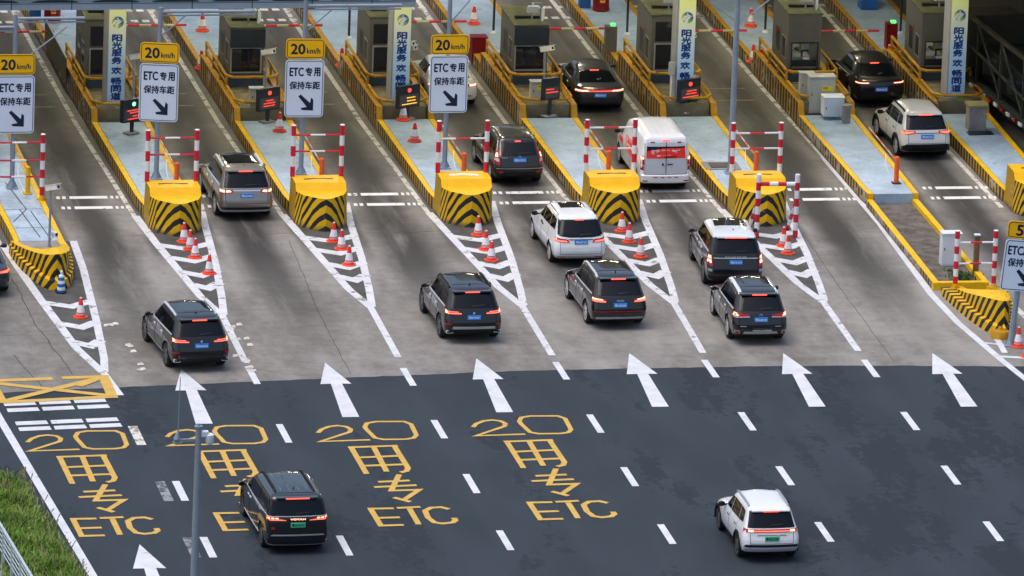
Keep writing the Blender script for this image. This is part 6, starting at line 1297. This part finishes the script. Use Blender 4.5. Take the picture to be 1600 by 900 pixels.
# ================================================================ LOWER LEFT CORNER: pole, grass, fence
t = thing('camera_mast', 'grey steel mast with a white dome camera and a thin aerial, lower left', 'mast', (-15.55, -34.0, 0))
m = MB(); m.tube((0, 0, 0), (0, 0, 5.42), .128, .088, n=16); m.build('mast', m_galv, t, smooth=True)
m = MB(); m.tube((0, 0, 5.42), (0, 0, 5.46), .125, n=14); m.tube((0, 0, 5.46), (0, 0, 5.52), .05, n=10); m.build('top_flange', m_galv, t)
m = MB(); m.box(-.72, -.08, -.04, .04, 4.98, 5.06); m.box(-.75, -.5, -.07, .07, 4.93, 4.98); m.build('arm', m_galv, t)
m = MB(); m.tube((-.64, 0, 5.05), (-.60, 0, 5.32), .10, .03, n=10); m.tube((-.60, 0, 5.3), (-.58, 0, 6.95), .02, .012, n=6); m.build('aerial', m_galv, t)
m = MB(); m.box(.08, .30, -.08, .10, 5.12, 5.30); dm = m.build('camera_housing', m_cab_white, t, bevel=.03)
m = MB(); m.lathe([(.03, -.30), (.10, -.26), (.13, -.18), (.13, .02), (.08, .06)], 14, c=(.34, 0, 5.16)); m.build('dome', m_cab_white, dm, smooth=True)
g_ = MB(); rnd = random.Random(3)
def edge_x(y): return -18.85+(y+14.45)*(-.0415)-.35
def blade(x, y, h, wd, an, lean):
    dx, dy = math.cos(an)*wd, math.sin(an)*wd; lx, ly = lean*math.cos(an+1.3), lean*math.sin(an+1.3)
    g_.add([(x-dx, y-dy, -.04), (x+dx, y+dy, -.04), (x+lx*.4+dx*.6, y+ly*.4+dy*.6, h*.6), (x+lx*.4-dx*.6, y+ly*.4-dy*.6, h*.6), (x+lx, y+ly, h)], [(0, 1, 2, 3), (3, 2, 4)], rnd.choice((0, 0, 0, 1, 1, 2)))
for q in range(26000):
    y = rnd.uniform(-36, -17.5); mx = -18.3-(y+31)*.055
    x = mx-.12-abs(rnd.gauss(0, 1.1))-.45*rnd.random()**2
    if y > -21.5: x -= (y+21.5)*.45+rnd.random()*.4
    if x < -22.6: continue
    cl = .5+.5*math.sin(x*2.3+1.1*y)*math.sin(1.7*y-x)
    h = rnd.uniform(.06, .18)+.30*cl*cl*rnd.random()
    if math.sin(x*4.1+y*.9)*math.sin(y*1.3-.7*x) > .78 and rnd.random() < .8: continue
    if x > mx-.35: h *= .45
    blade(x, y, h, rnd.uniform(.008, .022), rnd.uniform(0, 6.28), rnd.uniform(.05, .28))
for q in range(320):      # seeded stalks along the road edge
    y = rnd.uniform(-35, -20); mx = -18.3-(y+31)*.055; x = mx-.1+rnd.uniform(-.9, .10); h = rnd.uniform(.12, .36); an = rnd.uniform(0, 6.28)
    g_.add([(x-.006, y, 0), (x+.006, y, 0), (x+.16*math.cos(an)+.02, y+.16*math.sin(an), h), (x+.16*math.cos(an)-.02, y+.16*math.sin(an), h)], [(0, 1, 2, 3)], 2)
go = g_.build('grass', [pbr('grass_green', (.15, .28, .03), .7, var=.4, scale=1.2), pbr('grass_dark', (.075, .17, .025), .7, var=.35, scale=1.5), pbr('grass_straw', (.27, .27, .11), .8, var=.25, scale=2)])
tag(go, 'rough green grass growing over the verge at the lower left corner', 'grass', kind='stuff')
v_ = MB(); v_.add([(-60, -90, .002), (-18.75, -90, .002), (-18.5, -31, .002), (-19.3, -22, .002), (-20.8, -18.2, .002), (-60, -16, .002)], [(0, 1, 2, 3, 4, 5)]); struct('verge', v_, pbr('verge_earth', (.045, .055, .022), .9, var=.4, scale=1.5))
m_galv = pbr('fence_steel', (.50, .56, .63), .45, .2, var=.1)
t = thing('steel_fence', 'pale galvanised rail fence crossing the lower left corner', 'fence', (0, 0, 0))
def fp(y): return -20.62+(y+31.5)*-.05
m = MB(); ys = [-24+(-1.0)*k for k in range(16)]
m.path([(fp(y), y, 1.1) for y in (-20, -40)], .045, n=8); m.build('top_rail', m_galv, t)
for z in (.95, .80, .65, .50, .35): m = MB(); m.path([(fp(y), y, z) for y in (-20, -40)], .018, n=6); m.build('rail', m_galv, t)
for y in [-21.2-1.45*k for k in range(13)]: m = MB(); m.box(fp(y)-.045, fp(y)+.045, y-.035, y+.035, 0, 1.14); m.build('post', m_galv, t)
m = MB(); m.box(-22.6, -20.75, -40, -20, .01, .05); struct('footpath', m, m_conc)
# unseen wooded ridge ring, added to darken reflections in the cars
m = MB(); n = 72; rr_ = random.Random(5); hs = [60+35*math.sin(k*.7)+25*math.sin(k*.31+1)+rr_.uniform(0, 15) for k in range(n)]
vs = [(700*math.cos(2*math.pi*k/n), 700*math.sin(2*math.pi*k/n), -1) for k in range(n)]+[(880*math.cos(2*math.pi*k/n), 880*math.sin(2*math.pi*k/n), hs[k]) for k in range(n)]+[(1100*math.cos(2*math.pi*k/n), 1100*math.sin(2*math.pi*k/n), hs[(k+3) % n]*.6) for k in range(n)]
m.add(vs, [(j*n+k, j*n+(k+1) % n, (j+1)*n+(k+1) % n, (j+1)*n+k) for j in (0, 1) for k in range(n)]); struct('added_hills', m, pbr('added_hill_woods', (.05, .075, .04), .95, var=.4, scale=.03))
